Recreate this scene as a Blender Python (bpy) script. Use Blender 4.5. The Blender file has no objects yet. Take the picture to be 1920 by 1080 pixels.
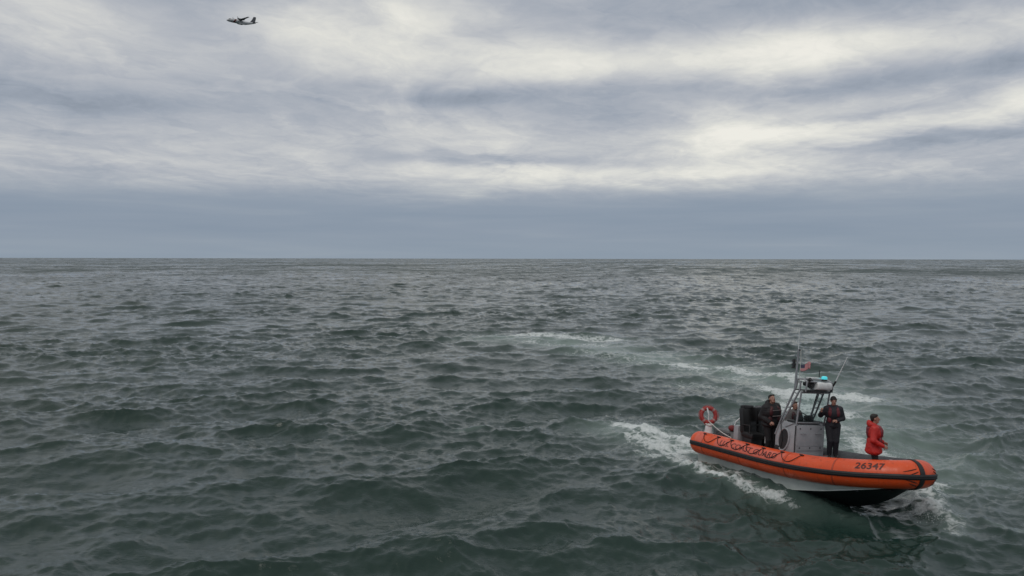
import bpy, bmesh, math, random
import numpy as np
from mathutils import Vector, Matrix

random.seed(7)
rng = np.random.default_rng(11)
SC = bpy.context.scene
COL = SC.collection
R = math.radians
# ------------------------------------------------------------------ camera
CAM_H = 6.7
FPX = 1387.0                      # focal length in pixels of a 1920 wide frame
cam = bpy.data.cameras.new('camera')
cam.sensor_width = 36.0
cam.lens = 36.0 * FPX / 1920.0
cam.clip_start = 0.1
cam.clip_end = 120000.0
cam_ob = bpy.data.objects.new('camera', cam)
COL.objects.link(cam_ob)
PITCH = math.atan(55.0 / FPX)
cam_ob.matrix_world = Matrix.Translation((0, 0, CAM_H)) @ Matrix.Rotation(math.pi / 2 - PITCH, 4, 'X') @ Matrix.Rotation(R(0.1), 4, 'Z')
SC.camera = cam_ob

# ------------------------------------------------------------------ sky (world) and sun
SUN_AZ, SUN_EL = R(-140), R(52)     # azimuth clockwise from +Y (the view direction)
world = bpy.data.worlds.new('World')
SC.world = world
world.use_nodes = True
wt = world.node_tree
wt.nodes.clear()


class NG:
    """tiny helper to write node graphs as expressions"""
    def __init__(s, tree): s.t = tree
    def n(s, typ, **kw):
        nd = s.t.nodes.new(typ)
        for k, v in kw.items(): setattr(nd, k, v)
        return nd
    def put(s, sock, v):
        if v is None: return
        if hasattr(v, 'is_linked') or isinstance(v, bpy.types.NodeSocket): s.t.links.new(v, sock)
        else: sock.default_value = v
    def m(s, op, a, b=None, c=None, clamp=False):
        nd = s.n('ShaderNodeMath', operation=op, use_clamp=clamp)
        s.put(nd.inputs[0], a); s.put(nd.inputs[1], b)
        if c is not None: s.put(nd.inputs[2], c)
        return nd.outputs[0]
    def v(s, op, a, b=None, c=None):
        nd = s.n('ShaderNodeVectorMath', operation=op)
        s.put(nd.inputs[0], a); s.put(nd.inputs[1], b)
        if c is not None: s.put(nd.inputs[2], c)
        return nd.outputs['Value'] if op in ('DOT_PRODUCT', 'LENGTH') else nd.outputs[0]
    def noise(s, vec, scale, detail=6, rough=0.55, dist=0.0, col=False):
        nd = s.n('ShaderNodeTexNoise')
        s.put(nd.inputs['Vector'], vec); nd.inputs['Scale'].default_value = scale
        nd.inputs['Detail'].default_value = detail; nd.inputs['Roughness'].default_value = rough
        nd.inputs['Distortion'].default_value = dist
        return nd.outputs['Color'] if col else nd.outputs['Fac']
    def ramp(s, fac, pts, interp='LINEAR'):
        nd = s.n('ShaderNodeValToRGB'); cr = nd.color_ramp; cr.interpolation = interp
        while len(cr.elements) < len(pts): cr.elements.new(0.5)
        for e, (p, c) in zip(cr.elements, pts):
            e.position = p; e.color = (c[0], c[1], c[2], 1) if not isinstance(c, (int, float)) else (c, c, c, 1)
        s.put(nd.inputs[0], fac)
        return nd.outputs[0]
    def mix(s, fac, a, b, typ='MIX'):
        nd = s.n('ShaderNodeMix', data_type='RGBA', blend_type=typ)
        s.put(nd.inputs[0], fac); s.put(nd.inputs[6], a); s.put(nd.inputs[7], b)
        return nd.outputs[2]
    def sep(s, v):
        nd = s.n('ShaderNodeSeparateXYZ'); s.put(nd.inputs[0], v); return nd.outputs
    def comb(s, x, y, z):
        nd = s.n('ShaderNodeCombineXYZ'); s.put(nd.inputs[0], x); s.put(nd.inputs[1], y); s.put(nd.inputs[2], z); return nd.outputs[0]
    def mr(s, v, a, b, c, d, smooth=False):
        nd = s.n('ShaderNodeMapRange'); nd.interpolation_type = 'SMOOTHSTEP' if smooth else 'LINEAR'
        for i, q in enumerate((v, a, b, c, d)): s.put(nd.inputs[i], q)
        return nd.outputs[0]


g = NG(wt)
tc = g.n('ShaderNodeTexCoord').outputs['Generated']
dx, dy, dz = g.sep(tc)
dzp = g.m('MAXIMUM', dz, 0.0)
# cloud deck seen in perspective: direction projected on a flat layer overhead
den = g.m('ADD', dzp, 0.10)
cp = g.comb(g.m('DIVIDE', dx, den), g.m('DIVIDE', dy, den), 0.0)
az = g.m('ARCTAN2', dx, dy)
el = g.m('ARCSINE', g.m('MINIMUM', dzp, 1.0))
# wind-drawn warp
w1 = g.noise(cp, 0.55, 3, 0.6, col=True)
w2 = g.noise(cp, 1.9, 4, 0.62, col=True)
wv = g.v('SUBTRACT', w1, (0.5, 0.5, 0.5))
wv2 = g.v('SUBTRACT', w2, (0.5, 0.5, 0.5))
cpw = g.v('ADD', cp, g.v('MULTIPLY', wv, (1.3, 1.3, 0)))
n_big = g.noise(g.v('MULTIPLY', cpw, (0.45, 0.42, 1)), 1.0, 2, 0.5)
n_mid = g.noise(g.v('MULTIPLY', cpw, (1.5, 0.95, 1)), 1.0, 6, 0.62, 0.7)
cpf = g.v('ADD', cp, g.v('MULTIPLY', wv2, (0.9, 0.9, 0)))
n_fin = g.noise(g.v('MULTIPLY', cpf, (3.6, 2.4, 1)), 1.0, 6, 0.64, 0.9)
# wind-combed wisps running diagonally across the deck
wx = g.v('DOT_PRODUCT', cpf, (0.80, 0.60, 0)); wy = g.v('DOT_PRODUCT', cpf, (-0.60, 0.80, 0))
n_wsp = g.noise(g.comb(g.m('MULTIPLY', wx, 0.7), g.m('MULTIPLY', wy, 4.0), 0.0), 1.0, 5, 0.6, 0.8)
ae = g.comb(az, el, 0.0)
ae = g.v('ADD', ae, g.v('MULTIPLY', wv, (0.16, 0.05, 0)))
ae = g.v('ADD', ae, g.v('MULTIPLY', wv2, (0.10, 0.035, 0)))
PX = 1.0 / FPX
bright = g.m('ADD', g.m('MULTIPLY', g.m('SUBTRACT', n_big, 0.5), 0.38), 0.445)
bright = g.m('ADD', bright, g.m('MULTIPLY', g.m('SUBTRACT', n_mid, 0.5), 0.70))
bright = g.m('ADD', bright, g.m('MULTIPLY', g.m('SUBTRACT', n_fin, 0.5), 0.34))
bright = g.m('ADD', bright, g.m('MULTIPLY', g.m('SUBTRACT', n_wsp, 0.5), 0.34))
# cloud masses: azimuth, elevation (as frame offsets from the horizon), half sizes, brightness
MASSES = [
    (1380, 275, 150, 36, .40), (1620, 262, 230, 20, .30), (1690, 118, 110, 24, .20), (1510, 122, 90, 22, .22),
    (1130, 110, 190, 44, .34), (1380, 130, 120, 26, .26), (700, 60, 130, 50, .34), (780, 125, 190, 30, .16), (870, 262, 130, 30, .24),
    (950, 338, 320, 16, .22), (60, 60, 100, 60, .22), (190, 130, 120, 40, .12), (520, 66, 60, 30, .20),
    (1900, 240, 80, 18, .30), (380, 300, 340, 22, .12), (1300, 325, 260, 14, .22), (1900, 130, 80, 24, .2),
    (270, 20, 150, 28, -.24), (880, 178, 190, 16, -.30), (120, 232, 200, 16, -.26), (1010, 186, 130, 20, -.14),
    (1190, 40, 130, 30, -.18), (1480, 30, 220, 34, -.20), (1780, 30, 160, 44, -.24), (1740, 182, 260, 18, -.28),
    (900, 306, 110, 8, -.34), (1610, 241, 90, 7, -.30), (1760, 288, 150, 8, -.36), (1130, 235, 140, 30, -.18),
    (930, 10, 90, 20, -.14), (450, 190, 200, 40, -.06), (1500, 185, 120, 14, -.14), (1250, 20, 60, 20, .1),
]
# overcast: the deck brightens towards the zenith
acc = g.m('ADD', bright, g.mr(el, 0.30, 1.1, 0.0, 0.30))
for (px, py, sx, sy, amp) in MASSES:
    a0 = math.atan((px - 960) * PX); e0 = math.atan((485 - py) * PX)
    q = g.v('MULTIPLY_ADD', ae, (FPX / sx, FPX / sy, 0), (-a0 * FPX / sx, -e0 * FPX / sy, 0))
    ex = g.m('POWER', 2.718, g.m('MULTIPLY', g.v('DOT_PRODUCT', q, q), -0.6))
    acc = g.m('MULTIPLY_ADD', ex, amp * (1.1 if amp > 0 else 0.88), acc)
cloud = g.ramp(acc, [(0.0, (.235, .275, .335)), (0.25, (.345, .385, .450)), (0.45, (.455, .480, .525)),
                     (0.65, (.60, .61, .615)), (0.85, (.77, .765, .715)), (1.0, (.89, .87, .80))])
# the even slate-blue layer low over the horizon
elw = g.m('ADD', el, g.m('MULTIPLY', g.m('SUBTRACT', g.noise(g.v('MULTIPLY', cpw, (0.35, 0.6, 1)), 1.0, 4, .6), 0.5), 0.045))
low = g.mr(elw, 0.112, 0.062, 0.0, 1.0, True)
lowc = g.ramp(g.noise(g.comb(g.m('MULTIPLY', az, 3.0), g.m('MULTIPLY', el, 40.0), 0.0), 1.0, 3, .55, 0.3),
              [(0.25, (.235, .295, .38)), (0.55, (.27, .325, .405)), (0.8, (.32, .37, .435))])
lowc = g.mix(g.mr(el, 0.04, 0.0, 0.0, 0.35), lowc, (.30, .37, .43, 1))
cloud = g.mix(low, cloud, lowc)
# below the horizon: the same dull grey (only seen by bounced light)
cloud = g.mix(g.mr(dz, -0.002, -0.02, 0.0, 1.0), cloud, (.06, .08, .08, 1))
sky = g.n('ShaderNodeTexSky', sky_type='NISHITA')
sky.sun_disc = False
sky.sun_elevation = SUN_EL
sky.sun_rotation = SUN_AZ
b1 = g.n('ShaderNodeBackground'); wt.links.new(sky.outputs[0], b1.inputs[0]); b1.inputs[1].default_value = 0.06
b2 = g.n('ShaderNodeBackground'); wt.links.new(cloud, b2.inputs[0]); b2.inputs[1].default_value = 1.0
ms = g.n('ShaderNodeMixShader'); ms.inputs[0].default_value = 0.94
wt.links.new(b1.outputs[0], ms.inputs[1]); wt.links.new(b2.outputs[0], ms.inputs[2])
wo = g.n('ShaderNodeOutputWorld'); wt.links.new(ms.outputs[0], wo.inputs[0])
world.cycles.sampling_method = 'MANUAL'
world.cycles.sample_map_resolution = 1024

sun = bpy.data.lights.new('sun', 'SUN')
sun.energy = 0.7
sun.angle = R(25)
sun.color = (1.0, 0.96, 0.9)
sun_ob = bpy.data.objects.new('sun', sun)
COL.objects.link(sun_ob)
sd = Vector((math.sin(SUN_AZ) * math.cos(SUN_EL), math.cos(SUN_AZ) * math.cos(SUN_EL), math.sin(SUN_EL)))
sun_ob.rotation_euler = sd.to_track_quat('Z', 'Y').to_euler()
sun_ob.location = sd * 50

SC.view_settings.view_transform = 'Standard'
SC.view_settings.look = 'None'
SC.view_settings.exposure = 0.0
SC.view_settings.gamma = 1.0
SC.view_settings.use_curve_mapping = False
SC.cycles.use_denoising = True
SC.cycles.max_bounces = 5
SC.cycles.transparent_max_bounces = 12
SC.cycles.caustics_reflective = False
SC.cycles.caustics_refractive = False


# ------------------------------------------------------------------ helpers
def mat(name, col, rough=0.5, metal=0.0, var=0.12, scale=6.0, bump=0.0, bscale=40.0, spec=0.5, col2=None, coat=0.0):
    m = bpy.data.materials.new(name); m.use_nodes = True
    t = m.node_tree; h = NG(t)
    p = t.nodes['Principled BSDF']
    co = h.n('ShaderNodeTexCoord').outputs['Object']
    nz = h.noise(co, scale, 6, 0.6)
    c2 = col2 or tuple(c * (1 - 2 * var) for c in col)
    c1 = col if col2 else tuple(min(1, c * (1 + var)) for c in col)
    cc = h.ramp(nz, [(0.3, c1), (0.7, c2)])
    t.links.new(cc, p.inputs['Base Color'])
    t.links.new(h.mr(nz, 0.3, 0.7, max(0.02, rough - 0.08), min(1, rough + 0.1)), p.inputs['Roughness'])
    p.inputs['Metallic'].default_value = metal
    p.inputs['Specular IOR Level'].default_value = spec
    p.inputs['Coat Weight'].default_value = coat
    if bump:
        b = h.n('ShaderNodeBump'); b.inputs['Strength'].default_value = bump; b.inputs['Distance'].default_value = 0.01
        t.links.new(h.noise(co, bscale, 5, 0.6), b.inputs['Height']); t.links.new(b.outputs[0], p.inputs['Normal'])
    return m


def tag(o, label=None, cat=None, group=None, kind=None):
    if label: o['label'] = label
    if cat: o['category'] = cat
    if group: o['group'] = group
    if kind: o['kind'] = kind
    return o


def empty(name, matrix):
    o = bpy.data.objects.new(name, None); COL.objects.link(o); o.matrix_world = matrix
    o.empty_display_size = 0.2
    return o


class MB:
    def __init__(s): s.v = []; s.f = []; s.m = []
    def add(s, vs, fs, mi=0):
        b = len(s.v); s.v += [tuple(q) for q in vs]
        s.f += [tuple(i + b for i in f) for f in fs]; s.m += [mi] * len(fs)
        return s
    def box(s, c, size, rot=None, mi=0):
        c = Vector(c); hx, hy, hz = (q / 2 for q in size)
        pts = [Vector((x, y, z)) for x in (-hx, hx) for y in (-hy, hy) for z in (-hz, hz)]
        if rot is not None: pts = [rot @ p for p in pts]
        return s.add([p + c for p in pts], [(0, 1, 3, 2), (4, 6, 7, 5), (0, 4, 5, 1), (2, 3, 7, 6), (0, 2, 6, 4), (1, 5, 7, 3)], mi)
    def tube(s, path, r, seg=10, caps=True, mi=0, closed=False):
        path = [Vector(p) for p in path]; n = len(path)
        rs = r if isinstance(r, (list, tuple)) else [r] * n
        vs = []; fs = []; up = None
        for i, p in enumerate(path):
            if closed: t = path[(i + 1) % n] - path[i - 1]
            else: t = path[min(i + 1, n - 1)] - path[max(i - 1, 0)]
            t = t.normalized()
            if up is None:
                up = Vector((0, 0, 1)) if abs(t.z) < 0.9 else Vector((1, 0, 0))
            a = t.cross(up).normalized(); b = a.cross(t).normalized(); up = b
            for k in range(seg):
                q = 2 * math.pi * k / seg
                vs.append(p + (a * math.cos(q) + b * math.sin(q)) * rs[i])
        m = n if closed else n - 1
        for i in range(m):
            j = (i + 1) % n
            for k in range(seg):
                l = (k + 1) % seg
                fs.append((i * seg + k, i * seg + l, j * seg + l, j * seg + k))
        if caps and not closed:
            fs.append(tuple(reversed(range(seg)))); fs.append(tuple((n - 1) * seg + k for k in range(seg)))
        return s.add(vs, fs, mi)
    def loft(s, rings, caps=True, mi=0):
        seg = len(rings[0]); n = len(rings); vs = [p for r_ in rings for p in r_]; fs = []
        for i in range(n - 1):
            for k in range(seg):
                l = (k + 1) % seg
                fs.append((i * seg + k, i * seg + l, (i + 1) * seg + l, (i + 1) * seg + k))
        if caps:
            fs.append(tuple(reversed(range(seg)))); fs.append(tuple((n - 1) * seg + k for k in range(seg)))
        return s.add(vs, fs, mi)
    def ball(s, c, rad, su=12, sv=8, rot=None, mi=0):
        c = Vector(c); rad = Vector(rad) if not isinstance(rad, (int, float)) else Vector((rad,) * 3)
        vs = [Vector((0, 0, rad.z))]; fs = []
        for i in range(1, sv):
            a = math.pi * i / sv
            for k in range(su):
                b = 2 * math.pi * k / su
                vs.append(Vector((rad.x * math.sin(a) * math.cos(b), rad.y * math.sin(a) * math.sin(b), rad.z * math.cos(a))))
        vs.append(Vector((0, 0, -rad.z))); e = len(vs) - 1
        for k in range(su):
            l = (k + 1) % su
            fs.append((0, 1 + k, 1 + l)); fs.append((e, e - su + l, e - su + k))
            for i in range(sv - 2):
                a = 1 + i * su; fs.append((a + k, a + su + k, a + su + l, a + l))
        if rot is not None: vs = [rot @ p for p in vs]
        return s.add([p + c for p in vs], fs, mi)
    def build(s, name, mats, parent=None, smooth=True, bevel=0.0, auto=40):
        me = bpy.data.meshes.new(name); me.from_pydata(s.v, [], s.f)
        for m in (mats if isinstance(mats, (list, tuple)) else [mats]): me.materials.append(m)
        if any(s.m): me.polygons.foreach_set('material_index', s.m)
        bm = bmesh.new(); bm.from_mesh(me); bmesh.ops.recalc_face_normals(bm, faces=bm.faces)
        if bevel:
            es = [e for e in bm.edges if len(e.link_faces) == 2 and e.calc_face_angle(0) > 0.6]
            bmesh.ops.bevel(bm, geom=es, offset=bevel, segments=2, profile=0.6, affect='EDGES', clamp_overlap=True)
        bm.to_mesh(me); bm.free()
        if smooth:
            me.polygons.foreach_set('use_smooth', [True] * len(me.polygons))
            me.set_sharp_from_angle(angle=R(auto))
        o = bpy.data.objects.new(name, me); COL.objects.link(o)
        if parent is not None: o.parent = parent
        return o


# ------------------------------------------------------------------ the boat's place on the water
def rot_boat(yaw, heel, trim):
    return Matrix.Rotation(yaw, 3, 'Z') @ Matrix.Rotation(-trim, 3, 'Y') @ Matrix.Rotation(-heel, 3, 'X')


BM3 = rot_boat(-1.1256, 0.109, 0.0482)
BOAT_O = Vector((8.8105, 21.4636, 0.7038))
BOAT = Matrix.Translation(BOAT_O) @ BM3.to_4x4()


def bw(x, y, z): return BOAT @ Vector((x, y, z))


# ------------------------------------------------------------------ sea
def sea_band(L, N, lmin, lmax, seed, wind):
    r_ = np.random.default_rng(seed)
    k1 = 2 * np.pi * np.fft.fftfreq(N, L / N)
    KX, KY = np.meshgrid(k1, k1, indexing='ij')
    K = np.hypot(KX, KY); K[0, 0] = 1e-6
    kp = 2 * np.pi / 7.2
    lam = 2 * np.pi / K
    S = K ** -3.9 * np.exp(-1.25 * (kp / K) ** 2)
    c = (KX * wind[0] + KY * wind[1]) / K
    spread = np.clip(np.log2(8.5 / np.maximum(lam, 0.05)) / 5, 0, 1)
    D = np.where(c > 0, (np.abs(c) ** 3.6), 0.06 * c * c) * (1 - spread * 0.6) + 0.20 * spread
    S = S * D
    S[(lam < lmin) | (lam >= lmax)] = 0
    dk = 2 * np.pi / L
    a = np.sqrt(S) * dk * (r_.normal(size=(N, N)) + 1j * r_.normal(size=(N, N)))
    h = np.fft.ifft2(a).real * N * N
    ax = np.fft.ifft2(-1j * KX / K * a).real * N * N
    ay = np.fft.ifft2(-1j * KY / K * a).real * N * N
    return h, ax, ay, L, N


def samp(fld, L, N, x, y):
    u = (x / L) % 1.0 * N; v = (y / L) % 1.0 * N
    i = np.floor(u).astype(np.int64); j = np.floor(v).astype(np.int64)
    fu = u - i; fv = v - j; i %= N; j %= N; i2 = (i + 1) % N; j2 = (j + 1) % N
    return fld[i, j] * (1 - fu) * (1 - fv) + fld[i2, j] * fu * (1 - fv) + fld[i, j2] * (1 - fu) * fv + fld[i2, j2] * fu * fv


WIND = np.array([0.22, -0.975])
BANDS = [sea_band(233.0, 1024, 2.4, 60, 3, WIND), sea_band(71.0, 1024, 0.7, 2.4, 5, WIND), sea_band(23.0, 1024, 0.12, 0.7, 9, WIND)]
AMP = 0.116 / BANDS[0][0].std()      # rms wave height of the long band in metres
CHOP = {233.0: 1.35, 71.0: 0.95, 23.0: 0.5}      # crest sharpening per band


def pl_dist(x, y, pts):
    """distance to a polyline and position along it (0..1 per vertex index)"""
    best = np.full(x.shape, 1e9); pos = np.zeros(x.shape)
    for i in range(len(pts) - 1):
        ax_, ay_ = pts[i]; bx_, by_ = pts[i + 1]
        ux, uy = bx_ - ax_, by_ - ay_
        t = np.clip(((x - ax_) * ux + (y - ay_) * uy) / (ux * ux + uy * uy), 0, 1)
        d = np.hypot(x - ax_ - t * ux, y - ay_ - t * uy)
        k = d < best; best[k] = d[k]; pos[k] = (i + t)[k] / (len(pts) - 1)
    return best, pos


# foam trails on the water (world metres): points, half width, density
FOAM = [
    ([(-1.2, 63.0), (2, 64.2), (5.4, 62), (10.4, 61)], 2.0, 0.88),
    ([(0.5, 60.5), (4, 58.5), (8, 56.5)], 1.8, 0.62),
    ([(9, 48.5), (11.0, 45.6), (13, 43.6), (15.3, 41.0), (16.6, 37.5)], 1.0, 0.90),
    ([(4, 56), (7, 50), (10, 46.5), (12.5, 43), (13.5, 40)], 2.2, 0.58),
    ([(8.5, 40.5), (11, 38.8), (13, 37.5)], 1.3, 0.58),
    ([(12.6, 38.5), (14.2, 36.2), (16.3, 35.6), (17.2, 34.2)], 1.35, 0.98),
    ([(12.4, 34.5), (13.6, 32.5), (14.2, 30.5)], 1.6, 0.90),
    ([(12.6, 27.2), (12.6, 26.3), (12.3, 24.0)], 0.9, 0.85),
    ([(13.0, 33), (13.2, 29.5), (12.8, 27)], 0.9, 0.62),
    ([(10.75, 18.9), (11.15, 19.7), (11.7, 21), (12.2, 22.6), (12.5, 25.0)], 0.7, 0.84),
    ([(12.3, 21.0), (12.9, 22.2)], 0.45, 0.75),
    ([(4.2, 30.0), (4.9, 28.4), (5.9, 27.4), (6.9, 26.0)], 0.50, 1.12),
    ([(4.5, 28.4), (5.4, 26.6), (6.2, 25.2)], 1.2, 0.88),
    ([(4.3, 26.2), (4.9, 24.6), (5.56, 22.9), (6.2, 22.0), (6.75, 21.35), (7.3, 20.65), (7.9, 19.9)], 0.45, 0.80),
    ([(5.7, 22.6), (6.3, 21.8), (6.9, 21.1)], 0.24, 1.0),
    ([(4.9, 25.8), (5.6, 24.3), (6.3, 22.9), (7.2, 21.6)], 0.75, 0.64),
    ([(7.2, 21.4), (8.2, 19.8), (9.0, 18.6), (9.9, 17.6), (10.6, 17.9)], 0.30, 0.28),
    ([(10.4, 17.4), (11.0, 18.2), (11.5, 19.3)], 0.4, 0.66),
    ([(12.0, 18.6), (12.6, 18.0), (12.9, 17.7)], 0.25, 0.55),
    ([(-2.3, 28.7), (-1.4, 28.9), (-0.8, 29.2)], 0.16, 0.52),
    ([(-6.2, 28.0), (-5.0, 28.3)], 0.2, 0.42),
]
AER = [
    ([(-1, 62.5), (4, 60.5), (8, 53), (12, 45), (15, 40), (15.5, 35), (13.5, 30), (12.5, 25)], 3.6, 1.0),
    ([(4.4, 29), (6.2, 26.5), (6.9, 25)], 1.5, 0.9),
    ([(4.6, 26), (6, 23), (8, 20)], 0.8, 0.35),
]
MOUND = [
    ([(10.75, 18.9), (11.2, 19.7), (11.8, 21), (12.2, 22.6), (12.5, 25.5)], 0.55, 0.27),
    ([(4.2, 30.0), (4.9, 28.4), (5.9, 27.3), (6.8, 26.2)], 0.80, 0.20),
    ([(4.4, 26.0), (5.3, 23.4), (6.4, 21.7), (7.6, 20.2)], 0.50, 0.10),
    ([(6.2, 24.8), (6.9, 23.3)], 0.55, -0.12),
    ([(6.9, 22.9), (9.2, 18.4)], 0.55, 0.21),
    ([(11, 45.6), (13, 43.6), (15.3, 41), (16.6, 37.5), (17.2, 34.2)], 0.9, 0.16),
]


def make_sea():
    # radial rows: fine near, growing with distance; columns: fine ahead, coarse behind
    rows = [4.0]
    while rows[-1] < 2600:
        q = rows[-1]
        gr = 0.0042 if q < 40 else 0.0042 + 0.0022 * min(1, (q - 40) / 260)
        rows.append(q * (1 + gr) + 0.01)
    while rows[-1] < 90000: rows.append(rows[-1] * 1.06)
    rr = np.array(rows)
    front = np.linspace(-R(44), R(44), 860)
    back = np.linspace(R(44), 2 * np.pi - R(44), 110)[1:-1]
    th = np.concatenate([front, back])
    nr, nc = len(rr), len(th)
    RR, TH = np.meshgrid(rr, th, indexing='ij')
    x = (RR * np.sin(TH)).ravel(); y = (RR * np.cos(TH)).ravel(); r = RR.ravel()
    dth = np.concatenate([np.full(860, R(88) / 860), np.full(nc - 860, R(272) / 110)])
    # grid spacing decides which wave lengths the mesh can carry
    sp = np.maximum(np.gradient(rr)[:, None] * np.ones(nc)[None, :] * 0.8, RR * dth[None, :]).ravel()
    X = x.copy(); Y = y.copy(); Z = np.zeros_like(x)
    bl = Matrix(BM3).inverted()
    lx = (x - BOAT_O.x) * BM3[0][0] + (y - BOAT_O.y) * BM3[1][0]
    ly = (x - BOAT_O.x) * BM3[0][1] + (y - BOAT_O.y) * BM3[1][1]
    calm = np.exp(-((np.maximum(np.abs(lx) - 2.6, 0) / 1.5) ** 2 + (np.maximum(np.abs(ly) - 0.6, 0) / 1.3) ** 2))
    mod = 0.86 + 0.22 * samp(BANDS[0][0] / BANDS[0][0].std(), 233 * 6.3, 1024, x + 300, y)
    mod = np.clip(mod, 0.55, 1.35)
    slick = np.zeros_like(x)
    nr_ = np.where((r < 100) & (np.abs(TH.ravel()) < 0.8))[0]
    for pts, w, d in AER: slick[nr_] = np.maximum(slick[nr_], d * np.exp(-(pl_dist(x[nr_], y[nr_], pts)[0] / w) ** 2))
    for (h, ax_, ay_, L, N), lim, gain in zip(BANDS, ((7.0, 16.0), (2.5, 6.0), (0.22, 0.6)), (1.0, 0.97, 1.1)):
        fade = 1 - np.clip((sp - lim[0]) / (lim[1] - lim[0]), 0, 1)
        kk = fade > 0
        f = fade[kk] * AMP * (1 - (0.60 if L > 100 else 0.15 if L > 50 else 0.0) * calm[kk]) * (mod[kk] * (1 - 0.45 * slick[kk]) if L < 100 else 1 - 0.2 * slick[kk]) * gain
        xs, ys = x[kk], y[kk]
        Z[kk] += samp(h, L, N, xs, ys) * f
        ch = CHOP[L]
        X[kk] += samp(ax_, L, N, xs, ys) * f * -ch
        Y[kk] += samp(ay_, L, N, xs, ys) * f * -ch
    # whitecaps where the surface folds
    Jx = np.gradient(X.reshape(nr, nc), axis=1) / np.maximum(np.gradient(x.reshape(nr, nc), axis=1), 1e-9)
    Yr = np.gradient(Y.reshape(nr, nc), axis=0) / np.maximum(np.gradient(y.reshape(nr, nc), axis=0), 1e-9)
    J = np.where(np.abs(TH) < 0.8, Yr, 1.0).ravel()
    fold = np.clip((0.20 - J) * 1.1, 0, 0.75)
    fold[r > 420] = 0
    foam = fold.copy()
    aer = np.zeros_like(x)
    near = np.where((r < 100) & (np.abs(TH.ravel()) < 0.8))[0]
    xn, yn = x[near], y[near]
    fm = np.zeros(len(near)); ae_ = np.zeros(len(near)); zz = np.zeros(len(near))
    for pts, w, d in FOAM:
        ds, t = pl_dist(xn, yn, pts)
        e = np.minimum(1, np.minimum(t, 1 - t) * 6 + 0.35)
        fm = np.maximum(fm, d * e * np.exp(-(ds / w) ** 2 * 0.9))
    for pts, w, d in AER:
        ds, t = pl_dist(xn, yn, pts)
        ae_ = np.maximum(ae_, d * np.exp(-(ds / w) ** 2))
    rough_h = samp(BANDS[1][0] / BANDS[1][0].std(), 71 * 0.55, 1024, xn, yn)
    rough_f = samp(BANDS[2][0] / BANDS[2][0].std(), 23 * 0.8, 1024, xn, yn)
    for pts, w, d in MOUND:
        ds, t = pl_dist(xn, yn, pts)
        e = np.minimum(1, np.minimum(t, 1 - t) * 4 + 0.1)
        zz += d * e * np.exp(-(ds / w) ** 2) * (1 + 0.08 * np.clip(rough_h, -2, 2))
    zz += np.clip(fm, 0, 1) * (0.020 * rough_f + 0.025 * rough_h)
    foam[near] = np.maximum(foam[near], fm); aer[near] = np.maximum(ae_, fm * 0.8)
    Z[near] += zz
    # keep the water out of the boat
    hull = np.exp(-((np.maximum(np.abs(lx + 0.4) - 2.6, 0) / 0.5) ** 2 + (np.maximum(np.abs(ly) - 0.55, 0) / 0.35) ** 2))
    Z -= hull * 0.06
    # the surface too fine for the mesh turns into gloss spread
    gust = samp(BANDS[0][0] / BANDS[0][0].std(), 233.0, 1024, x * 0.55, y * 0.10) + 0.8 * samp(BANDS[0][0] / BANDS[0][0].std(), 233.0, 1024, x * 0.06 + 50, y * 0.012)
    rough = 0.035 + 0.29 * np.clip((sp - 0.06) / 2.4, 0, 1) * (1 + 0.38 * np.clip(gust, -2, 2))
    verts = np.stack([X, Y, Z], 1).astype(np.float32)
    I = np.arange(nr - 1)[:, None] * nc; Jc = np.arange(nc)[None, :]; J2 = (Jc + 1) % nc
    quads = np.stack([I + Jc, I + J2, I + nc + J2, I + nc + Jc], -1).reshape(-1, 4)[:, ::-1]
    me = bpy.data.meshes.new('sea')
    me.vertices.add(len(verts) + 1)
    allv = np.concatenate([verts, [[0, 0, -0.1]]]).astype(np.float32)
    me.vertices.foreach_set('co', allv.ravel())
    cap = np.stack([np.full(nc, len(verts)), J2[0], Jc[0]], -1)[:, ::-1]
    me.loops.add(quads.size + cap.size)
    me.loops.foreach_set('vertex_index', np.concatenate([quads.ravel(), cap.ravel()]).astype(np.int32))
    nq, nt = len(quads), len(cap)
    me.polygons.add(nq + nt)
    me.polygons.foreach_set('loop_start', np.concatenate([np.arange(nq) * 4, nq * 4 + np.arange(nt) * 3]).astype(np.int32))
    me.update(calc_edges=True)
    me.polygons.foreach_set('use_smooth', np.ones(nq + nt, dtype=bool))
    for nm, arr in (('foam', foam), ('aerated', aer), ('gloss', rough)):
        at = me.attributes.new(nm, 'FLOAT', 'POINT')
        at.data.foreach_set('value', np.concatenate([arr, [0]]).astype(np.float32))
    o = bpy.data.objects.new('sea', me); COL.objects.link(o)
    o['kind'] = 'structure'
    return o


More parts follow.
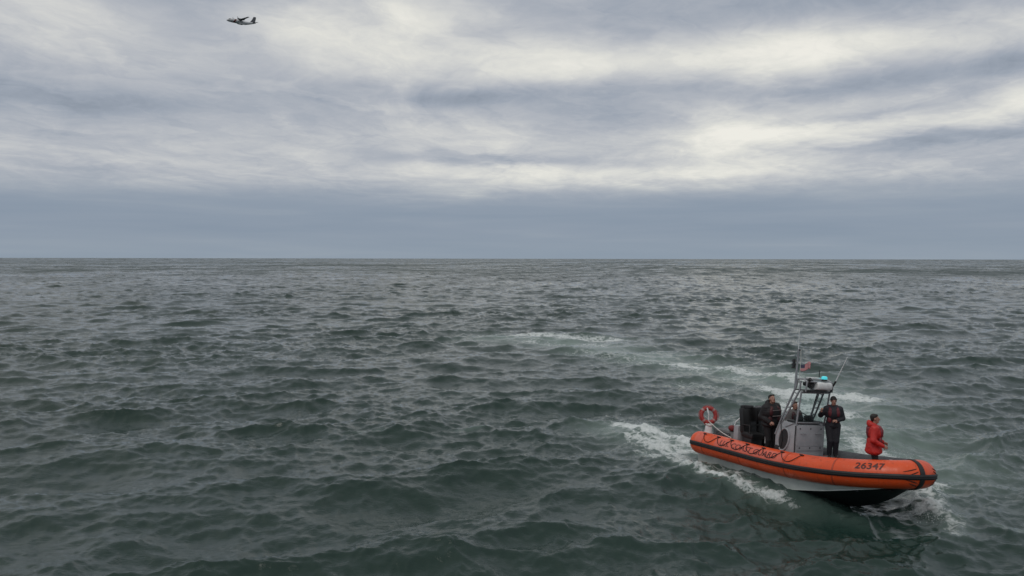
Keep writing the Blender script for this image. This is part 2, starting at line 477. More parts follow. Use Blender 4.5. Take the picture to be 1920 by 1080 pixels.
def water_material():
    m = bpy.data.materials.new('sea_water'); m.use_nodes = True
    t = m.node_tree; h = NG(t); p = t.nodes['Principled BSDF']; out = t.nodes['Material Output']
    co = h.n('ShaderNodeTexCoord').outputs['Object']
    def attr(nm):
        a = h.n('ShaderNodeAttribute'); a.attribute_name = nm; return a.outputs['Fac']
    foam, aer, gl = attr('foam'), attr('aerated'), attr('gloss')
    body = h.ramp(h.noise(co, 0.05, 4, 0.5), [(0.35, (.010, .029, .023)), (0.65, (.016, .037, .031))])
    aern = h.m('MULTIPLY', aer, h.mr(h.noise(co, 0.9, 5, 0.6), 0.3, 0.7, 0.5, 1.0))
    body = h.mix(h.m('MULTIPLY', aern, 0.85, clamp=True), body, (.20, .265, .240, 1))
    t.links.new(body, p.inputs['Base Color'])
    t.links.new(gl, p.inputs['Roughness'])
    p.inputs['IOR'].default_value = 1.333
    p.inputs['Specular IOR Level'].default_value = 0.5
    # ripples finer than the mesh
    st = h.v('MULTIPLY', co, (1.0, 1.5, 1.0))
    rp = h.m('ADD', h.m('MULTIPLY', h.noise(st, 4.0, 5, 0.6, 0.4), 1.0), h.m('MULTIPLY', h.noise(st, 14.0, 4, 0.6, 0.3), 0.30))
    b = h.n('ShaderNodeBump'); b.inputs['Strength'].default_value = 0.32; b.inputs['Distance'].default_value = 0.06
    t.links.new(rp, b.inputs['Height']); t.links.new(b.outputs[0], p.inputs['Normal'])
    # foam: lace that closes up where the density is high
    wp = h.v('ADD', co, h.v('MULTIPLY', h.v('SUBTRACT', h.noise(co, 1.6, 4, 0.6, col=True), (.5, .5, .5)), (0.7, 0.7, 0.2)))
    vo = h.n('ShaderNodeTexVoronoi'); vo.feature = 'DISTANCE_TO_EDGE'; vo.inputs['Scale'].default_value = 2.6
    t.links.new(wp, vo.inputs['Vector'])
    vo2 = h.n('ShaderNodeTexVoronoi'); vo2.feature = 'DISTANCE_TO_EDGE'; vo2.inputs['Scale'].default_value = 7.0
    t.links.new(wp, vo2.inputs['Vector'])
    lace = h.m('ADD', h.mr(vo.outputs['Distance'], 0.0, 0.30, 0.55, 0.0), h.mr(vo2.outputs['Distance'], 0.0, 0.30, 0.30, 0.0))
    cl = h.noise(wp, 1.1, 8, 0.68, 0.6)
    val = h.m('ADD', h.m('MULTIPLY', lace, 0.85), h.m('MULTIPLY', h.m('SUBTRACT', cl, 0.5), 2.4))
    fm = h.m('ADD', h.m('MULTIPLY', foam, 1.5), h.m('SUBTRACT', val, 1.20))
    mask = h.mr(fm, 0.0, 0.60, 0.0, 0.95, True)
    mask = h.m('MULTIPLY', mask, h.mr(foam, 0.02, 0.16, 0.0, 1.0))
    mask = h.m('MULTIPLY', mask, h.mr(foam, 0.3, 1.0, 0.5, 1.0))
    f = h.n('ShaderNodeBsdfPrincipled')
    t.links.new(h.ramp(h.noise(co, 9.0, 5, 0.6), [(0.3, (.52, .57, .57)), (0.7, (.74, .77, .77))]), f.inputs['Base Color'])
    f.inputs['Roughness'].default_value = 0.7
    b2 = h.n('ShaderNodeBump'); b2.inputs['Strength'].default_value = 0.8; b2.inputs['Distance'].default_value = 0.06
    t.links.new(h.m('ADD', fm, h.m('MULTIPLY', h.noise(co, 11.0, 5, 0.65), 0.5)), b2.inputs['Height'])
    t.links.new(b2.outputs[0], f.inputs['Normal'])
    mx = h.n('ShaderNodeMixShader')
    t.links.new(mask, mx.inputs[0]); t.links.new(p.outputs[0], mx.inputs[1]); t.links.new(f.outputs[0], mx.inputs[2])
    t.links.new(mx.outputs[0], out.inputs['Surface'])
    return m


sea = make_sea()
sea.data.materials.append(water_material())

# ------------------------------------------------------------------ materials of the boat
M = {}
M['orange'] = mat('orange_tube_fabric', (.68, .098, .020), 0.42, col2=(.58, .075, .016), scale=1.6, bump=0.15, bscale=9)
M['decal'] = mat('faded_red_panel', (.66, .135, .085), 0.5, col2=(.58, .10, .06), scale=5, bump=0.1)
M['darktext'] = mat('dark_red_lettering', (.085, .018, .016), 0.6)
M['black'] = mat('black_rubber', (.012, .012, .013), 0.55, bump=0.2)
M['rope'] = mat('dark_rope_and_crease', (.035, .014, .010), 0.8, bump=0.3, bscale=200)
M['whitehull'] = mat('white_hull_paint', (.58, .61, .58), 0.35, col2=(.42, .46, .43), scale=2.2, bump=0.05)
M['blackhull'] = mat('dark_bottom_paint', (.012, .017, .018), 0.35, scale=3, bump=0.1)
M['alu'] = mat('grey_aluminium', (.30, .31, .33), 0.42, metal=0.35, scale=3, bump=0.08)
M['alulight'] = mat('light_grey_panel', (.36, .37, .39), 0.5, col2=(.27, .28, .30), scale=3.5, bump=0.06)
M['deck'] = mat('grey_deck_nonskid', (.15, .16, .165), 0.8, scale=8, bump=0.5, bscale=120)
M['pad'] = mat('charcoal_walk_pad', (.055, .060, .066), 0.75, bump=0.4, bscale=150)
M['dark'] = mat('charcoal_plastic', (.022, .023, .025), 0.5)
M['seat'] = mat('black_vinyl', (.010, .010, .011), 0.45, bump=0.2)
M['white'] = mat('white_gelcoat', (.72, .73, .73), 0.3)
M['whiterope'] = mat('white_rope', (.55, .55, .52), 0.8, bump=0.3, bscale=200)
M['redbag'] = mat('dark_red_canvas', (.16, .020, .022), 0.8, bump=0.3)
M['buoy'] = mat('red_orange_buoy', (.34, .030, .026), 0.55, col2=(.27, .022, .020), scale=7)
M['band'] = mat('pale_reflective_band', (.34, .20, .19), 0.45)


def glass_mat():
    m = bpy.data.materials.new('windscreen_glass'); m.use_nodes = True
    t = m.node_tree; h = NG(t); t.nodes.clear()
    tr = h.n('ShaderNodeBsdfTransparent'); gl = h.n('ShaderNodeBsdfGlossy'); fr = h.n('ShaderNodeLayerWeight')
    tr.inputs[0].default_value = (.86, .90, .90, 1); gl.inputs['Roughness'].default_value = 0.04; fr.inputs[0].default_value = 0.12
    mx = h.n('ShaderNodeMixShader'); o = h.n('ShaderNodeOutputMaterial')
    t.links.new(fr.outputs['Fresnel'], mx.inputs[0]); t.links.new(tr.outputs[0], mx.inputs[1]); t.links.new(gl.outputs[0], mx.inputs[2])
    t.links.new(mx.outputs[0], o.inputs[0])
    return m


M['glass'] = glass_mat()
bl_ = bpy.data.materials.new('blue_lamp'); bl_.use_nodes = True
_p = bl_.node_tree.nodes['Principled BSDF']
_p.inputs['Base Color'].default_value = (.05, .45, .5, 1); _p.inputs['Emission Color'].default_value = (.10, .75, .85, 1)
_p.inputs['Emission Strength'].default_value = 0.5
_p.inputs['Roughness'].default_value = 0.15
M['blue'] = bl_

def tube_mat():
    m = bpy.data.materials.new('orange_tube_fabric'); m.use_nodes = True
    t = m.node_tree; h = NG(t); p = t.nodes['Principled BSDF']
    co = h.n('ShaderNodeTexCoord').outputs['Object']
    c = h.ramp(h.noise(co, 1.3, 5, 0.6), [(0.3, (.74, .088, .014)), (0.55, (.66, .072, .012)), (0.75, (.62, .082, .028))])
    st = h.noise(h.v('MULTIPLY', co, (5.0, 5.0, 1.2)), 1.0, 7, 0.7, 0.6)
    c = h.mix(h.mr(st, 0.52, 0.70, 0.0, 0.75, True), c, (.30, .055, .025, 1))          # grime streaks
    sc = h.noise(h.v('MULTIPLY', co, (3.0, 9.0, 9.0)), 2.0, 8, 0.75)
    c = h.mix(h.mr(sc, 0.56, 0.70, 0.0, 0.6, True), c, (.72, .27, .17, 1))           # salt and scuffs
    t.links.new(c, p.inputs['Base Color'])
    t.links.new(h.mr(st, 0.35, 0.65, 0.26, 0.55), p.inputs['Roughness'])
    b = h.n('ShaderNodeBump'); b.inputs['Strength'].default_value = 0.25; b.inputs['Distance'].default_value = 0.02
    t.links.new(h.noise(co, 5.0, 5, 0.55), b.inputs['Height']); t.links.new(b.outputs[0], p.inputs['Normal'])
    return m


M['orange'] = tube_mat()
M['seam'] = mat('orange_seam_tape', (.42, .055, .018), 0.5)
boat = empty('rescue_boat', BOAT)
tag(boat, 'orange tubed patrol boat with grey wheelhouse frame underway across the green sea', 'boat')

# ---- collar path (starboard stern -> bow -> port stern)
TR = 0.359
HB = 1.15


def sheer(x): return 0.455 * min(1, max(0, (x + 1) / 4.6)) ** 2


def collar_path():
    L0, xb, yb = 1.30, 3.15, 0.36
    P = [Vector((x, -HB, 0)) for x in np.linspace(-3.55, L0, 46)]
    p0, p1, p2, p3 = (Vector(q) for q in ((L0, -HB, 0), (L0 + (xb - L0) * .4, -HB, 0), (L0 + (xb - L0) * .75, -(yb + (HB - yb) * .55), 0), (xb, -yb, 0)))
    for t in np.linspace(0, 1, 30)[1:]:
        P.append(p0 * (1 - t) ** 3 + p1 * 3 * (1 - t) ** 2 * t + p2 * 3 * (1 - t) * t * t + p3 * t ** 3)
    for t in np.linspace(0, 1, 9)[1:]: P.append(Vector((xb + .10 * math.sin(t * math.pi / 2), -yb * (1 - t), 0)))
    # resample evenly and round the mitre a little
    L = [0]
    for a, b in zip(P, P[1:]): L.append(L[-1] + (b - a).length)
    S = np.linspace(0, L[-1], 130)
    xs = np.interp(S, L, [p.x for p in P]); ys = np.interp(S, L, [p.y for p in P])
    for _ in range(3):
        xs[1:-1] = (xs[:-2] + 2 * xs[1:-1] + xs[2:]) / 4; ys[1:-1] = (ys[:-2] + 2 * ys[1:-1] + ys[2:]) / 4
    return S, xs, ys


CS, CX, CY = collar_path()
CT = np.stack([np.gradient(CX, CS), np.gradient(CY, CS)], 1); CT /= np.linalg.norm(CT, axis=1)[:, None]
CT[-1] = (0, 1)


def collar_pt(s, phi, rad=TR, side=1):
    """point on the collar at arc length s; phi 0 = outboard, 90 deg = top; side -1 mirrors to port"""
    x = np.interp(s, CS, CX); y = np.interp(s, CS, CY)
    tx = np.interp(s, CS, CT[:, 0]); ty = np.interp(s, CS, CT[:, 1]); l = math.hypot(tx, ty); tx /= l; ty /= l
    if s < 0: x = CX[0] + s
    c = Vector((x, y, sheer(x)))
    N = Vector((ty, -tx, 0))
    p = c + N * (rad * math.cos(phi)) + Vector((0, 0, rad * math.sin(phi)))
    if side < 0: p.y = -p.y
    return p


SMAX = CS[-1]
SEG = 40
rings = []
caps = [(-.245, .10), (-.24, .20), (-.215, .275), (-.17, .325), (-.10, .352), (-.03, TR)]
S_all = [(s, r_) for s, r_ in caps] + [(s, TR) for s in np.linspace(0.02, SMAX, 120)]
full = [(s, r_, 1) for s, r_ in S_all] + [(s, r_, -1) for s, r_ in reversed(S_all[:-1])]
for s, r_, sd_ in full:
    rings.append([collar_pt(s, 2 * math.pi * k / SEG, r_, sd_) for k in range(SEG)])
collar = MB().loft(rings).build('collar', M['orange'], boat, auto=60)

# rubbing strake: a raised black band round the outside
for sd_, in ((1,), (-1,)):
    pass
sr = []
for s, sd_ in [(s, 1) for s in np.linspace(-0.16, SMAX, 120)] + [(s, -1) for s in np.linspace(SMAX, -0.16, 120)[1:]]:
    rr_ = TR if s > -.03 else np.interp(s, [-.17, -.10, -.03], [.325, .352, TR])
    sr.append([collar_pt(s, R(a), rr_ + d, sd_) for a, d in ((-11, -.02), (-10.5, .012), (-8, .028), (-3, .030), (-2.2, .022), (2.2, .022), (3, .030), (8, .028), (10.5, .012), (11, -.02))])
MB().loft(sr).build('rubbing_strake', M['black'], collar, auto=50)


def ring_strap(s, w, sd_, name='bow_strap'):
    rg = [[collar_pt(s + q, 2 * math.pi * k / 36, TR + d, sd_) for k in range(36)] for q, d in ((-w, -.01), (-w, .016), (-w * .6, .024), (w * .6, .024), (w, .016), (w, -.01))]
    return MB().loft(rg, caps=False).build(name, M['black'], collar, auto=50)


# mitre position: where the bend towards the bow is strongest
S_MIT = SMAX - 0.09
ring_strap(S_MIT - 0.02, 0.05, 1)
# fabric folds where the tube bends; crease shade put in as dark colour
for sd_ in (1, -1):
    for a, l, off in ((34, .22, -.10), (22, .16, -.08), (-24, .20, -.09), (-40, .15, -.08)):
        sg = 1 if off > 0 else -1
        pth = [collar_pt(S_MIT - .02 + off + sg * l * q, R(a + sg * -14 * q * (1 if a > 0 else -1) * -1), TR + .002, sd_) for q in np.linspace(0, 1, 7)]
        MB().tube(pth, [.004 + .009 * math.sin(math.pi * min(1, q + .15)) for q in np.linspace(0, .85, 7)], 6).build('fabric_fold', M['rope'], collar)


def seam_ring(s, sd_):
    rg = [[collar_pt(s + q, 2 * math.pi * k / 36, TR + d, sd_) for k in range(36)] for q, d in ((-.022, -.004), (-.020, .004), (.020, .004), (.022, -.004))]
    MB().loft(rg, caps=False).build('seam_tape', M['seam'], collar)


for s_ in (0.42, 2.1, 3.9, 5.4):
    for sd_ in (1, -1): seam_ring(s_, sd_)


def wrap_sheet(s0, s1, a0, a1, off, name, m, parent, sd_=1, ns=30, na=8):
    vs = [collar_pt(s, R(a), TR + off, sd_) for s in np.linspace(s0, s1, ns) for a in np.linspace(a0, a1, na)]
    fs = [(i * na + j, i * na + j + 1, (i + 1) * na + j + 1, (i + 1) * na + j) for i in range(ns - 1) for j in range(na - 1)]
    return MB().add(vs, fs).build(name, m, parent)


def wrap_text(body, s0, s1, ac, height, name, m, parent, shear=0.0, bold=0.012):
    cu = bpy.data.curves.new('txt', 'FONT'); cu.body = body; cu.size = 1.0; cu.offset = bold; cu.shear = shear; cu.resolution_u = 3
    ob = bpy.data.objects.new('txt', cu); COL.objects.link(ob)
    bpy.context.view_layer.update()
    me = bpy.data.meshes.new_from_object(ob.evaluated_get(bpy.context.evaluated_depsgraph_get()))
    bpy.data.objects.remove(ob); bpy.data.curves.remove(cu)
    bm = bmesh.new(); bm.from_mesh(me)
    x0 = min(v.co.x for v in bm.verts); x1 = max(v.co.x for v in bm.verts)
    y0 = min(v.co.y for v in bm.verts); y1 = max(v.co.y for v in bm.verts)
    for n_, ax in ((5, 1), (40, 0)):
        lo, hi = (y0, y1) if ax else (x0, x1)
        for q in np.linspace(lo, hi, n_ + 2)[1:-1]:
            co = (0, q, 0) if ax else (q, 0, 0); no = (0, 1, 0) if ax else (1, 0, 0)
            bmesh.ops.bisect_plane(bm, geom=bm.verts[:] + bm.edges[:] + bm.faces[:], plane_co=co, plane_no=no)
    for v in bm.verts:
        s = s0 + (v.co.x - x0) / (x1 - x0) * (s1 - s0)
        a = R(ac) + ((v.co.y - y0) / (y1 - y0) - 0.5) * height / TR
        v.co = collar_pt(s, a, TR + .008)
    bmesh.ops.recalc_face_normals(bm, faces=bm.faces)
    # every character becomes a part of its own
    todo = set(bm.verts)
    while todo:
        st = [todo.pop()]; isl = set(st)
        while st:
            for e in st.pop().link_edges:
                for v in e.verts:
                    if v not in isl: isl.add(v); todo.discard(v); st.append(v)
        vl = list(isl); ix = {v: i for i, v in enumerate(vl)}
        fl = {f for v in vl for f in v.link_faces}
        mb_ = MB().add([v.co for v in vl], [tuple(ix[v] for v in f.verts) for f in fl])
        mb_.build(name, m, parent, smooth=False)
    bm.free(); bpy.data.meshes.remove(me)


def s_at(x): return x - CX[0]


wrap_sheet(s_at(-2.55), s_at(0.28), 12.5, 62, .004, 'lettering_panel', M['decal'], collar)
wrap_sheet(s_at(-3.5), s_at(-3.12), 14, 75, .004, 'lettering_panel', M['decal'], collar, ns=8)
wrap_text('U.S. COAST GUARD', s_at(-2.32), s_at(0.02), 36, .185, 'letter', M['darktext'], collar)
# hull number near the bow
NUM_S = (SMAX - 1.40, SMAX - 0.76)
wrap_text('26347', NUM_S[0], NUM_S[1], 40, .19, 'numeral', M['darktext'], collar, shear=0.08, bold=0.02)

# grab line hanging in loops along the tube
att = [-3.2, -2.55, -1.95, -1.28, -0.62, 0.1, 0.8]
for i in range(len(att) - 1):
    pth = []
    for q in np.linspace(0, 1, 17):
        x = att[i] + (att[i + 1] - att[i]) * q
        a = 66 - 46 * (4 * q * (1 - q)) ** 0.8
        pth.append(collar_pt(s_at(x), R(a), TR + .018))
    MB().tube(pth, .010, 6).build('grab_line', M['rope'], collar)
for x in att:
    MB().box(collar_pt(s_at(x), R(67), TR + .008), (.12, .09, .03), Matrix.Rotation(R(-23), 3, 'X')).build('rope_patch', M['black'], collar, bevel=.006)
# walkway pad on top of the port tube
wrap_sheet(s_at(-3.0), SMAX - 0.9, 30, 150, .006, 'walk_pad', M['pad'], collar, sd_=-1, ns=60, na=14)

# ---- hull: white topsides and dark V bottom
hx = [-3.72, -3.0, -2, -1, 0, .7, 1.4, 2.0, 2.5, 2.9, 3.2, 3.42]


def hull_sec(x):
    yo = float(np.interp(x, CX, -CY)) if x > -3.5 else HB
    yg = max(0.03, yo - 0.02); zg = sheer(x) - 0.22
    zc = float(np.interp(x, [-4, -1, 0.3, 1.3, 2.05, 2.75, 3.14], [-.72, -.72, -.66, -.46, -.27, -.08, 0.10]))
    yc = yg - float(np.interp(x, [-4, 0, 1.3, 2.3, 3.14], [.10, .10, .14, .10, .02]))
    zk = float(np.interp(x, [-4, 0, 0.9, 1.65, 2.2, 2.66, 2.94, 3.14], [-1.02, -1.02, -.96, -.82, -.62, -.36, -.14, .06]))
    return yg, zg, max(yc, 0.02), zc, min(zk, zc - 0.02)


for nm, idx, mt in (('hull_side', 0, 'whitehull'), ('hull_bottom', 1, 'blackhull')):
    mb = MB(); hxx = np.linspace(-3.72, 3.14, 60); vs = []; fs = []
    for x in hxx:
        yg, zg, yc, zc, zk = hull_sec(x)
        if idx == 0: row = [(x, -yg, zg), (x, -(yg * .6 + yc * .4), zg * .35 + zc * .65), (x, -yc - .025, zc + .03), (x, -yc - .03, zc), (x, -yc, zc - .004)]
        else: row = [(x, -yc, zc), (x, -yc * .66, zc + (zk - zc) * .28), (x, -yc * .62, zc + (zk - zc) * .36), (x, -yc * .3, zc + (zk - zc) * .68), (x, 0, zk)]
        vs += row
    n5 = len(row)
    if idx == 0:
        for sgn in (1, -1):
            v2 = [(a, b * sgn, c) for a, b, c in vs]
            f2 = [(i * n5 + j, i * n5 + j + 1, (i + 1) * n5 + j + 1, (i + 1) * n5 + j) for i in range(59) for j in range(n5 - 1)]
            MB().add(v2, f2).build(nm, M[mt], boat)
    else:
        full_v = []; n9 = 9
        for i in range(60):
            row = vs[i * 5:(i + 1) * 5]; full_v += row + [(a, -b, c) for a, b, c in reversed(row[:-1])]
        f2 = [(i * n9 + j, i * n9 + j + 1, (i + 1) * n9 + j + 1, (i + 1) * n9 + j) for i in range(59) for j in range(n9 - 1)]
        f2.append(tuple(range(n9)))
        MB().add(full_v, f2).build(nm, M[mt], boat)
MB().add([(-3.715, -1.08, -.74), (-3.715, 1.08, -.74), (-3.715, 1.0, .10), (-3.715, -1.0, .10), (-3.66, -1.08, -.74), (-3.66, 1.08, -.74), (-3.66, 1.0, .10), (-3.66, -1.0, .10)],
         [(0, 1, 2, 3), (7, 6, 5, 4), (0, 4, 5, 1), (1, 5, 6, 2), (2, 6, 7, 3), (3, 7, 4, 0)]).build('transom', M['whitehull'], boat, bevel=.01)
MB().box((2.2, -.80, -.22), (.10, .06, .09)).build('hull_fitting', M['dark'], boat, bevel=.01)

# ---- deck inside the tubes
dv = []; df = []
dxs = np.linspace(-3.64, 2.9, 40)
for x in dxs:
    yo = (float(np.interp(x, CX, -CY)) if x > -3.5 else HB) - .10
    yo = max(yo, .05)
    dv += [(x, -yo, -.05), (x, yo, -.05), (x, -yo, -.10), (x, yo, -.10)]
for i in range(39):
    a = i * 4; b = a + 4
    df += [(a, a + 1, b + 1, b), (a + 2, b + 2, b + 3, a + 3)]
MB().add(dv, df).build('deck', M['deck'], boat)
MB().box((.42, 0, .08), (1.12, 1.62, .26)).build('foredeck_locker', M['alulight'], boat, bevel=.03)
MB().box((.42, 0, .217), (.96, 1.46, .012)).build('locker_lid', M['deck'], boat, bevel=.004)
# tow post on the bow
tp = MB().tube([(2.55, 0, -.05), (2.55, 0, .62)], .05, 12).build('tow_post', M['alu'], boat)
MB().tube([(2.55, -.20, .50), (2.55, .20, .50)], .028, 10).build('cross_bar', M['alu'], tp)

# ---- console
cons = empty('console', Matrix.Identity(4)); cons.parent = boat
# body: sloping sides, front panel a separate sheet
prof = [(-.15, -.05), (-.15, 1.10), (-.30, 1.14), (-.66, 1.16), (-.90, .88), (-.90, -.05)]
vs = [(x, y, z) for y in (-.60, .60) for x, z in prof]; n6 = 6
fs = [tuple(range(n6)), tuple(reversed(range(n6, 12)))] + [(k, (k + 1) % n6, n6 + (k + 1) % n6, n6 + k) for k in range(n6)]
cbody = MB().add(vs, fs).build('console_body', M['alulight'], cons, bevel=.025)
bpy.data.objects.remove(cons); cbody.parent = boat; cbody.name = 'console'
fp = MB().box((-.138, 0, .72), (.016, 1.10, .72)).build('front_panel', M['alulight'], cbody, bevel=.005)
for y in (-.42, 0, .42):
    for z in (.44, 1.0):
        MB().tube([(-.132, y, z), (-.122, y, z)], .022, 8).build('bolt', M['dark'], cbody)
MB().box((-.134, 0, .50), (.014, 1.08, .025)).build('panel_seam', M['alu'], cbody, bevel=.003)
# oval hatch in the side, slightly leaning frame
for sgn in (-1, 1):
    ov = [(-.56 + .20 * math.cos(a) * (1) + .05 * math.sin(a), sgn * .60, .62 + .33 * math.sin(a)) for a in np.linspace(0, 2 * math.pi, 29)[:-1]]
    fr_ = MB().tube([(x - .0, y + sgn * .012, z) for x, y, z in ov], .028, 8, closed=True).build('side_hatch', M['alulight'], cbody)
    MB().loft([[(x, sgn * .601, z) for x, _, z in ov], [(x, sgn * .612, z) for x, _, z in ov]]).build('hatch_cover', M['dark'], fr_)
# dark dash under the windscreen
MB().box((-.36, 0, 1.185), (.36, 1.08, .055)).build('dashboard', M['dark'], cbody, bevel=.015)
sp_ = MB(); c = Vector((-.80, .42, 1.22))
ring_ = [c + Matrix.Rotation(R(-35), 3, 'Y') @ Vector((0, .19 * math.cos(a), .19 * math.sin(a))) for a in np.linspace(0, 2 * math.pi, 25)[:-1]]
sp_.tube(ring_, .014, 8, closed=True)
for k in (0, 8, 16): sp_.tube([c, ring_[k]], .010, 6)
sp_.tube([c, c + Vector((.16, 0, -.1))], .02, 8)
sp_.build('steering_wheel', M['dark'], cbody)

for y in (-.30, .12): MB().box((-.34, y, 1.28), (.12, .26, .17), Matrix.Rotation(R(-20), 3, 'Y')).build('instrument_display', M['dark'], cbody, bevel=.015)
for y in (-.30, .30):
    MB().tube([(-.13, y - .10, .86), (-.09, y - .10, .86), (-.09, y + .10, .86), (-.13, y + .10, .86)], .012, 8).build('panel_handle', M['alu'], cbody)
MB().tube([(-.70, -.615, 1.14), (-.66, -.64, .98), (-.60, -.63, .60), (-.66, -.62, .30), (-.62, -.62, .10)], .012, 6).build('cable', M['black'], cbody)
MB().tube([(-.15, -.585, .10), (-.145, -.60, .6), (-.15, -.585, 1.08)], .016, 8).build('corner_guard', M['dark'], cbody)
MB().box((-.78, -.63, .30), (.16, .05, .22)).build('switch_box', M['dark'], cbody, bevel=.012)

# ---- wheelhouse frame
frame = MB().tube([(-.16, -.56, 1.10), (-.12, -.54, 1.6), (-.08, -.52, 2.06)], .027, 10).build('windscreen_post', M['alu'], boat)
MB().tube([(-.16, .56, 1.10), (-.06, .54, 1.6), (.02, .52, 2.09)], .027, 10).build('windscreen_post', M['alu'], boat)
MB().tube([(-.08, -.53, 2.07), (-.03, 0, 2.08), (.02, .53, 2.10)], .034, 10).build('windscreen_header', M['alu'], boat)
MB().tube([(-.16, -.57, 1.17), (-.16, .57, 1.17)], .022, 10).build('windscreen_sill', M['alu'], boat)
gm = MB(); gv = [(-.155, -.535, 1.19), (-.155, .535, 1.19), (-.005, .50, 2.06), (-.09, -.50, 2.04)]
gm.add(gv + [(x - .008, y, z) for x, y, z in gv], [(0, 1, 2, 3), (7, 6, 5, 4), (0, 4, 5, 1), (1, 5, 6, 2), (2, 6, 7, 3), (3, 7, 4, 0)])
gm.build('windscreen', M['glass'], boat, smooth=False)
for sgn in (-1, 1):
    y0 = sgn * .60; y1 = sgn * .50
    MB().tube([(-.90, y0, .72), (-.72, sgn * .58, 1.20), (-.30, y1, 2.22), (-.26, y1, 2.42)], .030, 10).build('frame_leg', M['alu'], boat)
    MB().tube([(-.66, y0, 1.12), (-.48, sgn * .57, 1.45), (-.16, y1, 2.12), (-.14, y1, 2.40)], .028, 10).build('frame_leg', M['alu'], boat)
    for q in (.12, .36, .6, .84):
        a = Vector((-.72, sgn * .58, 1.20)).lerp(Vector((-.30, y1, 2.22)), q); b = Vector((-.56, sgn * .575, 1.30)).lerp(Vector((-.16, y1, 2.12)), q)
        MB().tube([a, b], .018, 8).build('frame_rung', M['alu'], boat)
    MB().tube([(-.30, y1, 2.22), (-.26, y1, 2.44), (-.05, y1, 2.46), (.10, y1, 2.40), (.06, y1, 2.10)], .026, 10).build('top_rail', M['alu'], boat)
    MB().tube([(-.66, sgn * .585, 1.08), (-.60, sgn * .60, .95), (-.20, sgn * .60, 1.15)], .02, 8).build('hand_rail', M['alu'], boat)
MB().tube([(-.26, -.50, 2.45), (-.26, .50, 2.45)], .026, 10).build('cross_rail', M['alu'], boat)
MB().tube([(.10, -.50, 2.40), (.10, .50, 2.40)], .026, 10).build('cross_rail', M['alu'], boat)
MB().box((-.08, 0, 2.13), (.44, 1.0, .035)).build('roof_tray', M['dark'], boat, bevel=.01)
# radar housing: rounded white drum box lying across the frame
rg = []
for y, q in ((-.14, .86), (-.12, .95), (-.08, 1), (.40, 1), (.44, .95), (.46, .86)):
    rg.append([(-.02 + .21 * q * math.copysign(abs(math.cos(a)) ** .6, math.cos(a)), y, 2.285 + .13 * q * math.copysign(abs(math.sin(a)) ** .6, math.sin(a))) for a in np.linspace(0, 2 * math.pi, 25)[:-1]])
MB().loft(rg).build('radar_housing', M['white'], boat)
# loudhailer beside it
rg = [[(x, -.28 + r_ * math.cos(a), 2.32 + r_ * math.sin(a)) for a in np.linspace(0, 2 * math.pi, 19)[:-1]] for x, r_ in ((-.22, .06), (-.12, .075), (.02, .125), (.06, .13), (.06, .11), (-.02, .05))]
MB().loft(rg).build('loudhailer', M['dark'], boat)
lamp = MB().tube([(.10, .18, 2.44), (.10, .18, 2.49)], .075, 16).build('beacon_base', M['dark'], boat)
rg = [[(.10 + r_ * math.cos(a), .18 + r_ * 1.5 * math.sin(a), z) for a in np.linspace(0, 2 * math.pi, 17)[:-1]] for z, r_ in ((2.49, .066), (2.54, .068), (2.57, .058), (2.582, .03))]
MB().loft(rg).build('beacon_lens', M['blue'], lamp)
MB().box((-.05, -.10, 2.50), (.16, .44, .05)).build('navigation_unit', M['white'], boat, bevel=.015)
# mast, whip antennas
mast = MB().tube([(-.38, -.46, 2.10), (-.36, -.455, 2.8), (-.34, -.45, 3.32)], [.036, .030, .022], 10).build('mast', M['alu'], boat)
MB().tube([(-.34, -.45, 3.30), (-.36, -.45, 3.95)], [.010, .005], 6).build('whip_antenna', M['white'], mast)
MB().tube([(-.28, -.42, 2.30), (-.28, -.40, 3.0), (-.30, -.40, 3.30)], .009, 6).build('halyard', M['whiterope'], mast)
MB().ball((-.33, -.42, 3.29), (.03, .03, .035), 10, 6).build('mast_lamp', M['dark'], mast)
cm = MB().box((-.44, -.50, 2.88), (.07, .06, .28)).build('mast_camera', M['dark'], mast, bevel=.012)
for z in (2.76, 2.86, 2.96): MB().tube([(-.36, -.455, z), (-.50, -.53, z)], .02, 8).build('camera_arm', M['dark'], cm)
MB().tube([(.08, .50, 2.15), (.12, .50, 2.27), (.22, .52, 2.46)], .03, 10).build('antenna_mount', M['dark'], boat)
MB().tube([(.20, .52, 2.42), (.59, .50, 3.19)], [.016, .010], 8).build('whip_antenna', M['white'], boat)
MB().tube([(.10, .38, 2.40), (.17, .46, 2.28), (.10, .52, 2.12)], .022, 8).build('antenna_brace', M['alu'], boat)

for k_, y_ in enumerate((-.47, .47)):
    MB().tube([(-.34, y_, 2.20), (-.50, y_ * 1.08, 1.76), (-.66, y_ * 1.2, 1.36), (-.72, y_ * 1.24, 1.10)], .014, 6).build('cable_run', M['black'], boat)
MB().tube([(.08, -.44, 2.42), (.16, -.44, 2.48)], .05, 12).build('floodlight', M['dark'], boat)
MB().tube([(-.20, .30, 2.45), (-.20, .30, 2.74)], .012, 8).build('stub_antenna', M['dark'], boat)
MB().tube([(1.35 + .24 * math.cos(a) * (1 - a * .012), -.2 + .24 * math.sin(a) * (1 - a * .012), .01 + a * .004) for a in np.linspace(0, 8 * math.pi, 90)], .018, 6).build('coiled_line', M['whiterope'], boat)

